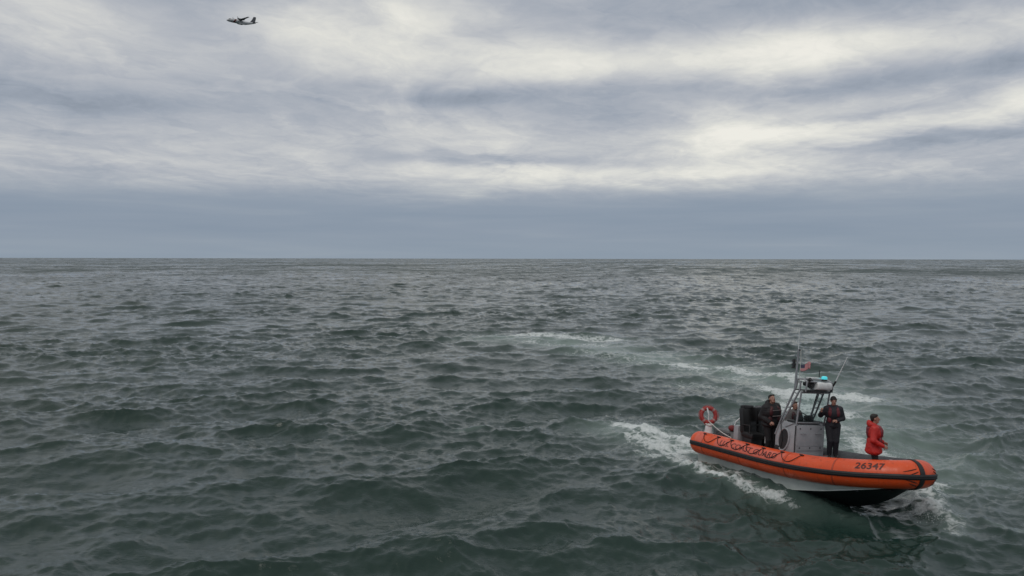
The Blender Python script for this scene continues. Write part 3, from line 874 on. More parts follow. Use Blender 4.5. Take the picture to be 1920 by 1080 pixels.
# ---- shock seats behind the console
def seat(x, y, s=1.0):
    p = MB().box((x, y, .18), (.40, .44, .50)).build('seat_pedestal', M['dark'], boat, bevel=.03)
    MB().box((x + .02, y, .50), (.50, .52, .18), Matrix.Rotation(R(4), 3, 'Y')).build('seat_cushion', M['seat'], p, bevel=.045)
    MB().box((x - .24, y, .92), (.18, .54, .78), Matrix.Rotation(R(-9), 3, 'Y')).build('seat_backrest', M['seat'], p, bevel=.05)
    MB().box((x - .30, y, 1.31), (.17, .44, .18), Matrix.Rotation(R(-9), 3, 'Y')).build('headrest', M['seat'], p, bevel=.045)
    for sg in (-1, 1):
        MB().tube([(x - .22, y + sg * .25, .62), (x - .16, y + sg * .27, .80), (x + .14, y + sg * .27, .82), (x + .16, y + sg * .27, .56)], .018, 8).build('armrest', M['dark'], p)
        MB().tube([(x - .33, y + sg * .15, .50), (x - .37, y + sg * .15, 1.26)], .016, 8).build('seat_rail', M['white'], p)


seat(-2.05, -.40); seat(-2.05, .22)
pk = MB().box((-2.16, -.10, 1.16), (.24, .34, .46), Matrix.Rotation(R(8), 3, 'X')).build('gear_pack', M['seat'], boat, bevel=.06)
MB().box((-2.02, -.10, 1.06), (.08, .24, .20), Matrix.Rotation(R(8), 3, 'X')).build('pack_pocket', M['seat'], pk, bevel=.025)
MB().tube([(-1.72, -.16, .30), (-1.74, -.14, .62), (-1.80, -.12, .98)], .030, 8).build('grab_pole', M['white'], boat)


# ---- stern gear: engine cover, cabinet, post, rails
ec = MB().box((-3.06, 0, .22), (1.0, 1.36, .56)).build('engine_cover', M['deck'], boat, bevel=.06)
MB().box((-3.06, -.686, .32), (.66, .02, .20)).build('vent_grille', M['dark'], ec, bevel=.005)
for k in range(4): MB().box((-3.06, -.698, .25 + k * .045), (.62, .016, .012)).build('vent_slat', M['alu'], ec)
MB().box((-2.46, -.50, .34), (.20, .42, .78)).build('cabinet', M['alulight'], boat, bevel=.02)
MB().ball((-2.72, -.62, .60), (.15, .12, .10), 12, 8).build('canvas_bag', M['redbag'], boat)
post = MB().tube([(-3.50, -.92, .26), (-3.50, -.92, .40), (-3.50, -.92, .64)], [.15, .125, .10], 16).build('stern_post', M['white'], boat)
MB().tube([(-3.50 + .13 * math.cos(a), -.92 + .13 * math.sin(a), .60 + .02 * math.sin(3 * a)) for a in np.linspace(0, 2 * math.pi, 25)[:-1]], .022, 8, closed=True).build('rope_coil', M['whiterope'], post)
MB().tube([(-3.50, -.94, .66), (-3.45, -1.0, .95), (-3.52, -1.02, 1.14)], .024, 8).build('post_bracket', M['white'], post)
ln = [Vector((-3.42, -1.0, .72)).lerp(Vector((-2.33, -1.0, .36)), q) - Vector((0, 0, .05 * 4 * q * (1 - q))) for q in np.linspace(0, 1, 12)]
MB().tube(ln, .014, 8).build('mooring_line', M['whiterope'], boat)
MB().tube([(-2.75, -.55, .50), (-2.72, -.50, .80), (-2.44, -.36, 1.14), (-2.36, .10, 1.16), (-2.66, .50, .80), (-2.7, .55, .5)], .022, 8).build('stern_rail', M['white'], boat)

# ---- lifebuoy hanging on the stern post (its own thing)
bo = bw(-3.52, -.94, .90)
to_cam = (Vector((0, 0, CAM_H)) - bo).normalized()
zl = (to_cam + Vector((0.25, 0, 0.1))).normalized(); xl = Vector((0, 0, 1)).cross(zl).normalized(); yl = zl.cross(xl)
LB = Matrix.Translation(bo - zl * 0.02) @ Matrix((xl, yl, zl)).transposed().to_4x4()
buoy = MB().tube([(.265 * math.cos(a), .265 * math.sin(a), 0) for a in np.linspace(0, 2 * math.pi, 37)[:-1]], .078, 14, closed=True).build('lifebuoy', M['buoy'])
buoy.matrix_world = LB @ Matrix.Scale(0.89, 4)
tag(buoy, 'red ring lifebuoy hanging on the white post at the stern of the boat', 'lifebuoy')
for k in range(4):
    a0 = math.pi / 4 + k * math.pi / 2
    MB().tube([(.265 * math.cos(a), .265 * math.sin(a), 0) for a in np.linspace(a0 - .13, a0 + .13, 5)], .081, 14, caps=False).build('band', M['band'], buoy)
    b0 = a0 + .13; b1 = a0 + math.pi / 2 - .13
    MB().tube([((.345 + .03 * math.sin(math.pi * q)) * math.cos(b0 + (b1 - b0) * q), (.345 + .03 * math.sin(math.pi * q)) * math.sin(b0 + (b1 - b0) * q), .02) for q in np.linspace(0, 1, 9)], .008, 6).build('grab_rope', M['buoy'], buoy)

# ---- ensign on the mast halyard
def flag_mat():
    m = bpy.data.materials.new('ensign_cloth'); m.use_nodes = True
    t = m.node_tree; h = NG(t); p = t.nodes['Principled BSDF']
    uv = h.n('ShaderNodeUVMap').outputs[0]; u, v, _ = h.sep(uv)
    st = h.m('GREATER_THAN', h.m('FRACT', h.m('MULTIPLY', v, 6.5)), 0.5)
    c = h.mix(st, (.50, .045, .06, 1), (.48, .40, .41, 1))
    can = h.m('MULTIPLY', h.m('LESS_THAN', u, 0.4), h.m('GREATER_THAN', v, 0.46))
    c = h.mix(can, c, (.05, .05, .09, 1))
    t.links.new(c, p.inputs['Base Color']); p.inputs['Roughness'].default_value = 0.85
    return m


fu, fv = 16, 8
vs = []; fs = []; uvs = []
for i in range(fu + 1):
    for j in range(fv + 1):
        u = i / fu; v = j / fv
        vs.append((-.28 + u * .26, -.41 - .04 * math.sin(u * 8 + v) * u + u * .16, 2.68 + v * .19 + .13 * u * math.sin(u * 2.2) * .6 - .05 * math.sin(u * 6) * u))
        uvs.append((u, v))
for i in range(fu):
    for j in range(fv):
        a = i * (fv + 1) + j; fs.append((a, a + fv + 1, a + fv + 2, a + 1))
me = bpy.data.meshes.new('ensign'); me.from_pydata(vs, [], fs)
ul = me.uv_layers.new(name='UVMap')
for lp in me.loops: ul.data[lp.index].uv = uvs[lp.vertex_index]
me.polygons.foreach_set('use_smooth', [True] * len(me.polygons)); me.materials.append(flag_mat())
flag = bpy.data.objects.new('ensign', me); COL.objects.link(flag); flag.matrix_world = BOAT
sm = flag.modifiers.new('thick', 'SOLIDIFY'); sm.thickness = 0.003
tag(flag, 'small red and white striped flag flying beside the boat mast', 'flag')

# ------------------------------------------------------------------ people
def skin_surface(prims, vox, names, k=0.03, wrinkle=0.0, seed=0):
    """one continuous surface round a list of tapered limbs and ellipsoids (smooth union, dual contouring)"""
    lo = np.full(3, 1e9); hi = -lo
    for p in prims:
        for q, r_ in ((p[1], p[2]), (p[3], p[4])) if p[0] == 'c' else ((p[1], max(p[2])),):
            lo = np.minimum(lo, np.array(q) - r_); hi = np.maximum(hi, np.array(q) + r_)
    lo -= 4 * vox + k; hi += 4 * vox + k
    n = np.ceil((hi - lo) / vox).astype(int) + 1
    F = np.full(n, 1.0, np.float32); B = np.full(n, 1.0, np.float32); I = np.zeros(n, np.int16)
    axs = [lo[a] + vox * np.arange(n[a]) for a in range(3)]
    for p in prims:
        if p[0] == 'c':
            a, ra, b, rb = np.array(p[1], float), p[2], np.array(p[3], float), p[4]; mi = p[5]; kk = p[6] if len(p) > 6 else k
            l2 = np.minimum(a, b) - max(ra, rb) - kk * 2 - 3 * vox; h2 = np.maximum(a, b) + max(ra, rb) + kk * 2 + 3 * vox
        else:
            c, rad = np.array(p[1], float), np.array(p[2], float); mi = p[3]; kk = p[4] if len(p) > 4 else k
            l2 = c - rad - kk * 2 - 3 * vox; h2 = c + rad + kk * 2 + 3 * vox
        i0 = np.clip(((l2 - lo) / vox).astype(int), 0, n - 1); i1 = np.clip(((h2 - lo) / vox).astype(int) + 1, 1, n)
        sl = tuple(slice(u, v) for u, v in zip(i0, i1))
        X, Y, Z = np.meshgrid(*(axs[a][sl[a]] for a in range(3)), indexing='ij')
        if p[0] == 'c':
            d = b - a; L = max(d @ d, 1e-9)
            t = np.clip(((X - a[0]) * d[0] + (Y - a[1]) * d[1] + (Z - a[2]) * d[2]) / L, 0, 1)
            D = np.sqrt((X - a[0] - t * d[0]) ** 2 + (Y - a[1] - t * d[1]) ** 2 + (Z - a[2] - t * d[2]) ** 2) - (ra + (rb - ra) * t)
        else:
            D = (np.sqrt(((X - c[0]) / rad[0]) ** 2 + ((Y - c[1]) / rad[1]) ** 2 + ((Z - c[2]) / rad[2]) ** 2) - 1) * rad.min()
        f = F[sl]
        h_ = np.maximum(kk - np.abs(f - D), 0) / max(kk, 1e-6)
        F[sl] = np.minimum(f, D) - h_ * h_ * kk * 0.25
        b_ = B[sl]; upd = D < b_; b_[upd] = D[upd]; B[sl] = b_
        q = I[sl]; q[upd] = mi; I[sl] = q
    if wrinkle:
        X, Y, Z = np.meshgrid(*axs, indexing='ij')
        F += (wrinkle * (np.sin(X * 23 + 9 * np.sin(Z * 8 + seed) + seed) * np.sin(Z * 31 + 6 * np.sin(Y * 11 + X * 9 + seed)) + 0.6 * np.sin(Y * 27 + Z * 19 + seed * 2))).astype(np.float32)
    ins = F < 0
    C = np.zeros(n - 1, np.int8)
    for dx_ in (0, 1):
        for dy_ in (0, 1):
            for dz_ in (0, 1):
                C += ins[dx_:n[0] - 1 + dx_, dy_:n[1] - 1 + dy_, dz_:n[2] - 1 + dz_]
    act = (C > 0) & (C < 8)
    ids = np.full(n - 1, -1, np.int64); cells = np.argwhere(act); ids[act] = np.arange(len(cells))
    pos = np.zeros((len(cells), 3)); cnt = np.zeros(len(cells))
    cs = [(a, b, c) for a in (0, 1) for b in (0, 1) for c in (0, 1)]
    for a in cs:
        for ax in range(3):
            if a[ax]: continue
            b = list(a); b[ax] = 1
            fa = F[cells[:, 0] + a[0], cells[:, 1] + a[1], cells[:, 2] + a[2]]
            fb = F[cells[:, 0] + b[0], cells[:, 1] + b[1], cells[:, 2] + b[2]]
            cr = (fa < 0) != (fb < 0)
            t = np.where(cr, fa / np.where(cr, fa - fb, 1), 0)
            q = np.array(a, float)[None, :] + np.zeros((len(cells), 1)); q[:, ax] += t
            pos[cr] += q[cr]; cnt[cr] += 1
    V = lo + vox * (cells + pos / cnt[:, None])
    mv = I[cells[:, 0], cells[:, 1], cells[:, 2]]
    faces = []
    for ax in range(3):
        s0 = [slice(None)] * 3; s1 = [slice(None)] * 3; s0[ax] = slice(0, -1); s1[ax] = slice(1, None)
        cr = ins[tuple(s0)] != ins[tuple(s1)]
        e = np.argwhere(cr); o1, o2 = [a for a in range(3) if a != ax]
        e = e[(e[:, o1] > 0) & (e[:, o2] > 0) & (e[:, o1] < n[o1] - 1) & (e[:, o2] < n[o2] - 1)]
        q = []
        for d1, d2 in ((-1, -1), (0, -1), (0, 0), (-1, 0)):
            w = e.copy(); w[:, o1] += d1; w[:, o2] += d2; q.append(ids[w[:, 0], w[:, 1], w[:, 2]])
        q = np.stack(q, 1)
        flip = ins[e[:, 0], e[:, 1], e[:, 2]]
        if ax == 1: flip = ~flip
        q[~flip] = q[~flip][:, ::-1]
        faces.append(q)
    Q = np.concatenate(faces); Q = Q[(Q >= 0).all(1)]
    return V, Q, mv[Q[:, 0]]


def mesh_obj(name, V, Q, mi, mats, parent=None):
    me = bpy.data.meshes.new(name); me.from_pydata(V.tolist(), [], Q.tolist())
    for m in mats: me.materials.append(m)
    me.polygons.foreach_set('material_index', mi.astype(np.int32))
    me.polygons.foreach_set('use_smooth', np.ones(len(Q), dtype=bool))
    me.update()
    o = bpy.data.objects.new(name, me); COL.objects.link(o)
    if parent is not None: o.parent = parent
    return o


SKIN = mat('skin', (.36, .19, .14), 0.5, col2=(.30, .15, .11), scale=20)
EYE = mat('eye_dark', (.02, .015, .012), 0.3)
LIP = mat('lip', (.26, .10, .085), 0.5)
HAIR = mat('dark_hair', (.015, .011, .009), 0.6, bump=0.4, bscale=150)
HAIRB = mat('brown_hair', (.045, .024, .016), 0.6, bump=0.4, bscale=150)
BOOT = mat('black_boots', (.010, .010, .010), 0.4)


def hand(prims, wrist, direc, palm_n, mi, curl=0.9, s=1.0, side=1):
    """palm, four unequal bent fingers and a thumb leaving the side of the palm"""
    w = Vector(wrist); d = Vector(direc).normalized(); nrm = Vector(palm_n); nrm = (nrm - d * nrm.dot(d)).normalized()
    sd_ = d.cross(nrm).normalized() * side
    pe = w + d * .085 * s
    prims.append(('c', tuple(w), .024 * s, tuple(w + d * .03 * s), .028 * s, mi, .02))
    for o in (-.026, -.009, .009, .026):
        prims.append(('c', tuple(w + d * .025 * s + sd_ * o * .7 * s), .017 * s, tuple(pe + sd_ * o * s), .0135 * s, mi, .012))
    for o, L in ((-.030, .060), (-.010, .078), (.010, .084), (.030, .074)):
        p0 = pe + sd_ * o * s; p1 = p0 + (d * math.cos(curl * .5) + nrm * math.sin(curl * .5)) * L * .5 * s
        p2 = p1 + (d * math.cos(curl * 1.5) + nrm * math.sin(curl * 1.5)) * L * .5 * s
        prims.append(('c', tuple(p0), .0115 * s, tuple(p1), .0105 * s, mi, .003)); prims.append(('c', tuple(p1), .0105 * s, tuple(p2), .0090 * s, mi, .003))
    t0 = w + d * .03 * s + sd_ * .026 * s; t1 = t0 + (d * .6 + sd_ * .7 + nrm * .35).normalized() * .045 * s; t2 = t1 + (d * .85 + nrm * .5).normalized() * .035 * s
    prims.append(('c', tuple(t0), .017 * s, tuple(t1), .0125 * s, mi, .010)); prims.append(('c', tuple(t1), .0125 * s, tuple(t2), .010 * s, mi, .004))


def person(loc, facing, height, arms, colours, head=(0, 0), lean=0.0, feet=.11, knees=.02, parka=False, hood=False, cap=None, hair=HAIR, vest=None,
           bulk=1.0, legs=1.0, vs_=1.0, vest_straps=None, label='', seed=1):
    """arms: ((elbow, wrist, hand dir, palm normal) right, left) in local metres, x right, y forward, z up"""
    s = height / 1.78
    trouser, jacket = colours
    mats_ = [SKIN, trouser, BOOT, jacket, EYE, LIP]
    P = []
    yaw, nod = head
    # legs
    for sx in (1, -1):
        hipj = (sx * .095, -.01, .93); kn = (sx * (feet * .95), .035 + knees, .50); an = (sx * feet, -.02, .10)
        P += [('c', hipj, .098 * legs, kn, .068 * legs, 1), ('c', kn, .066 * legs, an, .052 * legs, 1, .02)]
        P += [('c', an, .055, (sx * feet, -.02, .05), .052, 2, .01), ('c', (sx * feet, -.05, .042), .042, (sx * (feet + .02), .15, .036), .040, 2, .01)]
    L = lean
    ch = (0, .02 + L * .35, 1.30); wa = (0, L * .12, 1.08); sh = (0, L * .5, 1.44)
    P += [('e', (0, 0, .96), (.165, .125, .13), 1), ('e', wa, (.150, .115, .16), 3), ('e', ch, (.185, .135, .20), 3), ('c', (-.13, L * .48, 1.43), .062, (.13, L * .48, 1.43), .062, 3, .05)]
    # neck and head
    hc = Vector((0, .025 + L * .66, 1.665)); nb = Vector((0, L * .52, 1.46))
    P.append(('c', tuple(nb), .062, tuple(hc - Vector((0, .01, .08))), .056, 0, .02))
    HR = Matrix.Rotation(yaw, 3, 'Z') @ Matrix.Rotation(-nod, 3, 'X')
    def hp(x, y, z): return tuple(hc + HR @ Vector((x, y, z)))
    P += [('e', hp(0, -.015, .030), (.075, .092, .090), 0, .02), ('e', hp(0, .022, -.035), (.060, .068, .080), 0, .02), ('c', hp(-.025, .05, -.095), .022, hp(.025, .05, -.095), .022, 0, .03)]
    P += [('c', hp(0, .083, .015), .010, hp(0, .108, -.028), .016, 0, .008), ('c', hp(-.035, .074, .032), .011, hp(.035, .074, .032), .011, 0, .012)]
    for sx in (1, -1):
        P += [('e', hp(sx * .077, -.01, -.005), (.013, .022, .032), 0, .006), ('e', hp(sx * .029, .079, .010), (.014, .010, .008), 4, .002)]
    P.append(('c', hp(-.021, .088, -.055), .007, hp(.021, .088, -.055), .007, 5, .003))
    AR = []
    for sx, (el_, wr, hd, pn) in zip((1, -1), arms):
        so = (sx * .185, L * .48, 1.425)
        P += [('c', so, .060, el_, .046, 3, .03), ('c', el_, .046, wr, .030, 3, .02)]
        AR.append((so, el_, wr))
        hand(P, wr, hd, pn, 0, side=-sx)
    P = [tuple([q[0]] + [tuple(np.array(v) * s) if isinstance(v, (tuple, list)) else (v * s if isinstance(v, float) else v) for v in q[1:]]) for q in P]
    V, Q, mi = skin_surface(P, .0105, None)
    body = mesh_obj('person', V, Q, mi, mats_)
    f = Vector((facing[0], facing[1], 0)).normalized()
    ang = math.atan2(-f.x, f.y)
    body.matrix_world = Matrix.Translation(loc) @ Matrix.Rotation(ang, 4, 'Z')
    tag(body, label, 'person')
    def child(nm, prims, m, vox=.014, k=.03, wr=0.0):
        prims = [tuple([q[0]] + [tuple(np.array(v) * s) if isinstance(v, (tuple, list)) else (v * s if isinstance(v, float) else v) for v in q[1:]]) for q in prims]
        V, Q, mi = skin_surface(prims, vox, None, k, wr, seed)
        return mesh_obj(nm, V, Q, mi * 0, [m], body)
    # jacket
    B_ = bulk
    J = [('e', (wa[0], wa[1], 1.06), (.172 * B_, .140 * B_, .20), 0), ('e', ch, (.208 * B_, .160 * B_, .215), 0), ('c', (-.14, L * .48, 1.425), .078 * B_, (.14, L * .48, 1.425), .078 * B_, 0, .05),
         ('e', (0, -.005, .95), (.185 * B_, .150 * B_, .12), 0)]
    if parka: J += [('e', (0, 0, .86), (.205 * B_, .165 * B_, .15), 0), ('e', (0, 0, .80), (.205 * B_, .168 * B_, .10), 0)]
    for so, el_, wr in AR:
        wrv = Vector(wr); ev = Vector(el_); cuff = tuple(ev.lerp(wrv, .97))
        J += [('c', so, .080 * B_, el_, .062 * B_, 0, .04), ('c', el_, .062 * B_, cuff, .044 * B_, 0, .03)]
    J += [('c', (-.03, L * .5, 1.485), .075, (.03, L * .52, 1.485), .075, 0, .03)]
    child('parka' if parka else 'jacket', J, jacket, wr=.0035)
    if hood:
        child('hood', [('c', (-.07, L * .5 - .085, 1.50), .062, (.07, L * .5 - .085, 1.50), .062, 0), ('c', (-.095, L * .5, 1.515), .040, (-.06, L * .5 - .08, 1.54), .055, 0), ('c', (.095, L * .5, 1.515), .040, (.06, L * .5 - .08, 1.54), .055, 0),
                       ('e', (0, L * .5 - .12, 1.53), (.105, .065, .09), 0), ('c', (-.085, L * .5 + .045, 1.50), .030, (-.095, L * .5, 1.52), .04, 0), ('c', (.085, L * .5 + .045, 1.50), .030, (.095, L * .5, 1.52), .04, 0)], jacket, wr=.003)
    if vest is not None:
        W = []
        for sx in (1, -1):
            W += [('e', (sx * .095 * B_, ch[1] + .115 * B_, 1.32), (.078 * vs_, .060 * vs_, .13 * vs_), 0), ('e', (sx * .10 * B_, wa[1] + .110 * B_, 1.12), (.080 * vs_, .055 * vs_, .11 * vs_), 0),
                  ('c', (sx * .10, ch[1] + .10 * B_, 1.42), .045, (sx * .105, L * .48 - .03, 1.505), .035, 0), ('c', (sx * .105, L * .48 - .03, 1.505), .035, (sx * .08, ch[1] - .13 * B_, 1.40), .04, 0)]
        W += [('e', (0, ch[1] - .130 * B_, 1.30), (.14, .050, .16), 0)]
        child('life_vest', W, vest, k=.02, wr=.002)
        if vest_straps is not None:
            for z, yy in ((1.22, .168), (1.38, .170)):
                MB().box((0, ch[1] * s + (yy * B_) * s, z * s), (.30 * s, .012, .026 * s)).build('reflective_strip', vest_straps, body, bevel=.003)
    # hair or cap
    if cap is not None:
        child('knit_cap', [('e', hp(0, -.018, .050), (.086, .103, .092), 0), ('c', hp(-.06, .045, .048), .026, hp(.06, .045, .048), .026, 0), ('e', hp(0, -.06, .01), (.080, .060, .06), 0)], cap, vox=.010, k=.02)
    else:
        child('hair', [('e', hp(0, -.030, .055), (.082, .094, .082), 0), ('e', hp(0, -.065, .0), (.074, .052, .075), 0), ('c', hp(-.05, .045, .098), .022, hp(.05, .045, .098), .022, 0)], hair, vox=.010, k=.02, wr=.0015)
    return body


def bfoot(x, y, z): return bw(x, y, z)


CL_BLACK = mat('black_jacket_cloth', (.011, .010, .012), 0.75, bump=0.3, bscale=60)
CL_NAVY = mat('navy_coverall_cloth', (.012, .012, .018), 0.75, bump=0.3, bscale=60)
CL_GREY = mat('grey_jacket_cloth', (.13, .125, .125), 0.8, bump=0.3, bscale=60)
CL_RED = mat('red_parka_cloth', (.50, .022, .014), 0.6, col2=(.40, .014, .012), bump=0.3, bscale=40)
CL_DARKT = mat('dark_trouser_cloth', (.010, .010, .012), 0.8, bump=0.3, bscale=60)
VEST_M = mat('maroon_vest', (.065, .009, .012), 0.6, col2=(.04, .007, .010))
VEST_R = mat('dull_red_vest', (.20, .018, .028), 0.6, col2=(.12, .012, .02))
VEST_M2 = mat('dusky_red_vest', (.13, .014, .022), 0.6, col2=(.07, .010, .015))
VEST_D = mat('dark_vest', (.040, .008, .012), 0.6)
STRIP = mat('pale_strip', (.45, .42, .42), 0.5)
STRIPD = mat('dull_strip', (.16, .13, .13), 0.5)
CAP_D = mat('dark_cap', (.014, .012, .013), 0.8)

DN = (0.1, 0.4, -0.9)
person(bfoot(-1.36, -.30, -.045), (.34, -.94), 1.92,
       (((.27, -.06, 1.16), (.20, .20, 1.05), (-.35, .9, -.2), (-.6, -.2, -.6)), ((-.28, -.03, 1.16), (-.22, .21, 1.03), (.25, .9, -.35), (.7, -.2, -.6))),
       (CL_DARKT, CL_BLACK), head=(-.15, -.42), lean=.05, hood=True, vest=VEST_M, bulk=1.40, legs=1.2, vs_=.85, vest_straps=STRIPD,
       label='standing person in black jacket and maroon vest looking down, behind the console', seed=1)
person(bfoot(-1.16, .42, -.045), (.30, -.95), 1.76,
       (((.27, .08, 1.17), (.16, .34, 1.22), (-.2, .95, .1), (0, -.2, -1)), ((-.27, .08, 1.17), (-.16, .34, 1.22), (.2, .95, .1), (0, -.2, -1))),
       (CL_DARKT, CL_GREY), head=(.0, -.1), lean=.10, vest=VEST_D, hair=HAIRB, bulk=1.08,
       label='person in grey jacket steering, seen through the windscreen of the boat', seed=2)
person(bfoot(.16, .62, .228), (-.25, -.97), 1.79,
       (((.34, .00, 1.22), (.36, .22, 1.36), (.1, .5, .86), (-.9, .1, .1)), ((-.27, -.02, 1.15), (-.08, .20, 1.12), (.8, .5, .1), (0, -.5, -.8))),
       (CL_NAVY, CL_NAVY), head=(.1, -.05), lean=.03, vest=VEST_M2, cap=CAP_D, bulk=1.1, legs=1.3, vs_=.8, feet=.085, vest_straps=None,
       label='person in dark coverall and dull red vest standing at the front of the console', seed=3, knees=.04)
person(bfoot(2.02, .03, -.045), (.93, -.36), 1.80,
       (((.29, -.04, 1.14), (.22, .20, 1.00), (-.1, .9, -.35), (-.8, 0, -.3)), ((-.29, -.02, 1.14), (-.16, .23, 1.02), (.1, .9, -.3), (.8, 0, -.3))),
       (CL_DARKT, CL_RED), head=(.0, -.08), lean=.0, parka=True, hood=True, vest=VEST_R, cap=None, hair=HAIR, bulk=1.22, vest_straps=STRIP,
       label='person in bright red parka and black trousers standing near the bow', seed=4)

# ------------------------------------------------------------------ the aircraft
A_WHITE = mat('aircraft_white_paint', (.62, .63, .65), 0.4, scale=0.6)
A_SHADED = mat('aircraft_shaded_paint', (.16, .165, .18), 0.5, scale=0.6)  # dark of the shaded wing underside put into the colour; also nacelles, tail
A_STRIPE = mat('aircraft_red_stripe', (.16, .03, .03), 0.4, scale=0.6)
A_DARK = mat('aircraft_dark', (.015, .017, .022), 0.3, scale=0.6)
hd = Vector((-.70, -.71, 0)).normalized(); zz_ = Vector((0, 0, 1))
prt = zz_.cross(hd)
AM = Matrix((hd, prt, zz_)).transposed().to_4x4() @ Matrix.Rotation(R(-9), 4, 'X') @ Matrix.Rotation(R(1.5), 4, 'Y')
AP = Vector(((457 - 960) / FPX * 530, 530, CAM_H + (485 - 49) / FPX * 530))
plane = empty('aircraft', Matrix.Translation(AP) @ AM)
tag(plane, 'twin propeller high wing aircraft flying low under the clouds', 'aircraft')


def ell_rings(secs, seg=18):
    return [[(x, ry * math.cos(a), zc + rz * math.sin(a)) for a in np.linspace(0, 2 * math.pi, seg + 1)[:-1]] for x, zc, ry, rz in secs]


fus = MB().loft(ell_rings([(10.2, -.35, .05, .05), (9.9, -.33, .45, .42), (9.2, -.2, .85, .8), (8.0, .05, 1.2, 1.2), (6.5, .1, 1.35, 1.35), (0, .1, 1.36, 1.36), (-3.5, .15, 1.34, 1.32), (-6.5, .6, 1.05, .95), (-9.5, 1.15, .6, .5), (-11.2, 1.45, .2, .2)])).build('fuselage', A_WHITE, plane)
MB().loft(ell_rings([(8.95, .42, .75, .28), (8.5, .62, .98, .34), (8.0, .80, 1.02, .36), (7.6, .92, .9, .34)])).build('cockpit_window', A_DARK, fus)
MB().loft([[(x + (-.9 * math.sin(a)), 1.375 * math.cos(a), .1 + 1.375 * math.sin(a)) for a in np.linspace(0, 2 * math.pi, 25)[:-1]] for x in (5.4, 4.0)], caps=False).build('hull_stripe', A_STRIPE, fus)


def wing_loft(stations):
    rg = []
    for (x0, c, y, z, t) in stations:   # leading edge x, chord, span pos, height, thickness
        rg.append([(x0, y, z), (x0 - .08 * c, y, z + t * .7), (x0 - .35 * c, y, z + t), (x0 - .75 * c, y, z + t * .45), (x0 - c, y, z), (x0 - .75 * c, y, z - t * .25), (x0 - .35 * c, y, z - t * .5), (x0 - .08 * c, y, z - t * .45)])
    return MB().loft(rg)


wing_loft([(1.0, 1.3, -12.9, 2.75, .12), (1.6, 2.4, -5, 1.95, .24), (1.9, 3.0, 0, 1.55, .30), (1.6, 2.4, 5, 1.95, .24), (1.0, 1.3, 12.9, 2.75, .12)]).build('wing', A_SHADED, plane)
for sgn in (1, -1):
    yN = sgn * 3.6; zN = 1.55
    nac = MB().loft([[(x, yN + r_ * .8 * math.cos(a), zN + dz_ + r_ * math.sin(a)) for a in np.linspace(0, 2 * math.pi, 15)[:-1]] for x, r_, dz_ in ((3.6, .20, 0), (3.4, .42, 0), (2.6, .58, -.05), (1.2, .62, -.05), (-.4, .45, .05), (-1.6, .12, .2))]).build('engine_nacelle', A_SHADED, plane)
    prop = MB().loft([[(x, yN + r_ * math.cos(a), zN + r_ * math.sin(a)) for a in np.linspace(0, 2 * math.pi, 11)[:-1]] for x, r_ in ((4.2, .03), (4.05, .14), (3.75, .22), (3.58, .22))]).build('propeller', A_DARK, plane)
    for k in range(4):
        a = R(20 + 90 * k); c_, s_ = math.cos(a), math.sin(a)
        rg = []
        for q, w_, tw in ((.2, .10, .6), (.7, .17, .45), (1.3, .17, .3), (1.67, .08, .2)):
            ctr = Vector((3.85, yN + q * c_, zN + q * s_)); tg = Vector((math.sin(tw), -s_ * math.cos(tw), c_ * math.cos(tw))); nn = Vector((math.cos(tw), s_ * math.sin(tw), -c_ * math.sin(tw)))
            rg.append([ctr + tg * w_, ctr + nn * .02, ctr - tg * w_, ctr - nn * .02])
        MB().loft(rg).build('blade', A_DARK, prop)
rg = []
for x0, c, z, t in ((-6.6, 4.0, 1.4, .16), (-7.6, 3.2, 2.4, .15), (-8.8, 2.4, 4.3, .12), (-9.4, 1.9, 5.6, .08)):
    rg.append([(x0, 0, z), (x0 - .3 * c, t, z), (x0 - c, 0, z), (x0 - .3 * c, -t, z)])
MB().loft(rg).build('tail_fin', A_SHADED, plane)
wing_loft([(-9.6, 1.1, -5.3, 1.6, .07), (-8.6, 2.1, 0, 1.55, .14), (-9.6, 1.1, 5.3, 1.6, .07)]).build('tailplane', A_SHADED, plane)
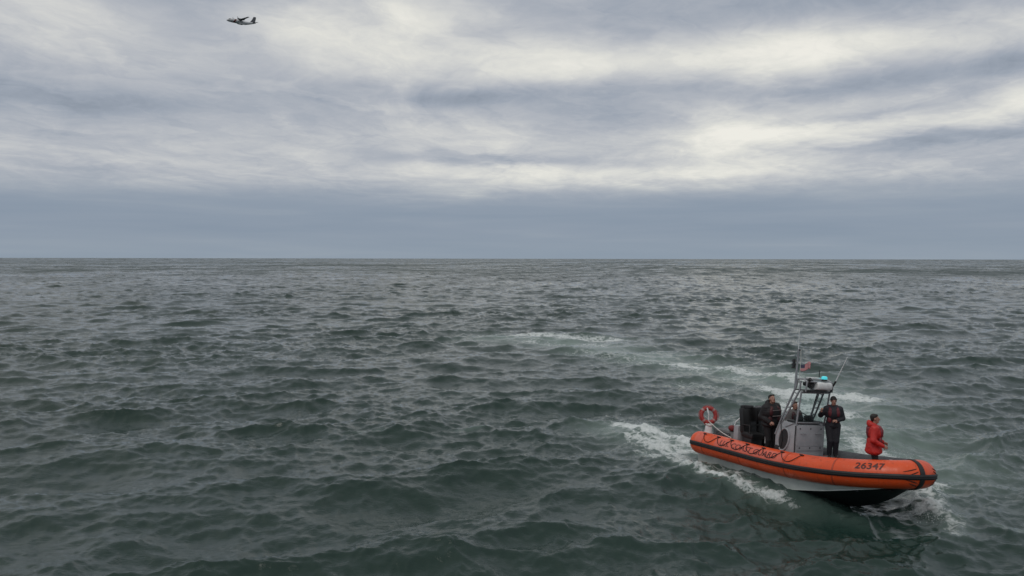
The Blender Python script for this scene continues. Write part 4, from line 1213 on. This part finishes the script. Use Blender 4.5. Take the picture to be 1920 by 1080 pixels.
for sgn in (1, -1):
    MB().loft(ell_rings([(2.2, -1.1, .1, .1), (1.2, -1.1, .5, .4), (-1.4, -1.1, .5, .4), (-2.6, -1.0, .1, .1)], 12)).build('wheel_fairing', A_WHITE, plane).location = (0, sgn * 1.2, 0)

# ------------------------------------------------------------------ spray thrown up by the bow and the stern
spray_mat = mat('spray_water', (.70, .74, .74), 0.4, var=0.05)
mb = MB()
OCT = [(1, 0, 0), (-1, 0, 0), (0, 1, 0), (0, -1, 0), (0, 0, 1), (0, 0, -1)]
OF = [(0, 2, 4), (2, 1, 4), (1, 3, 4), (3, 0, 4), (2, 0, 5), (1, 2, 5), (3, 1, 5), (0, 3, 5)]


def spray(pts, hts, n, spread, rmax=.010):
    for _ in range(n):
        q = random.random() * (len(pts) - 1.001); i = int(q); t = q - i
        cl = random.random()
        b = Vector(pts[i]).lerp(Vector(pts[i + 1]), t); hh = hts[i] + (hts[i + 1] - hts[i]) * t
        clump = 0.6 + 0.4 * math.sin(q * 9 + 1.3) * math.sin(q * 23)
        p = Vector((b[0] + random.gauss(0, spread), b[1] + random.gauss(0, spread), abs(random.gauss(0.06, hh * .55 * max(.15, clump)))))
        r_ = rmax * (0.25 + 0.75 * random.random() ** 2.5)
        mb.add([(p.x + a * r_ * 1.3, p.y + b_ * r_, p.z + c * r_ * .9) for a, b_, c in OCT], OF)


spray([(10.7, 18.8, 0), (11.2, 19.8, 0), (11.8, 21.2, 0), (12.1, 22.6, 0), (12.3, 24.4, 0)], [.2, .4, .75, .8, .45], 4200, .24)
spray([(4.4, 29.8, 0), (5.0, 28.4, 0), (6.0, 27.2, 0), (6.9, 26.0, 0)], [.3, .42, .32, .25], 2000, .26)
spray([(5.6, 23.2, 0), (6.6, 21.6, 0), (7.6, 20.3, 0)], [.12, .16, .12], 500, .12, .010)
spray([(12.6, 30.5, 0), (15, 35.5, 0), (17, 34.5, 0)], [.35, .35, .3], 500, .5)
so = mb.build('spray', spray_mat, smooth=True)
so['kind'] = 'stuff'
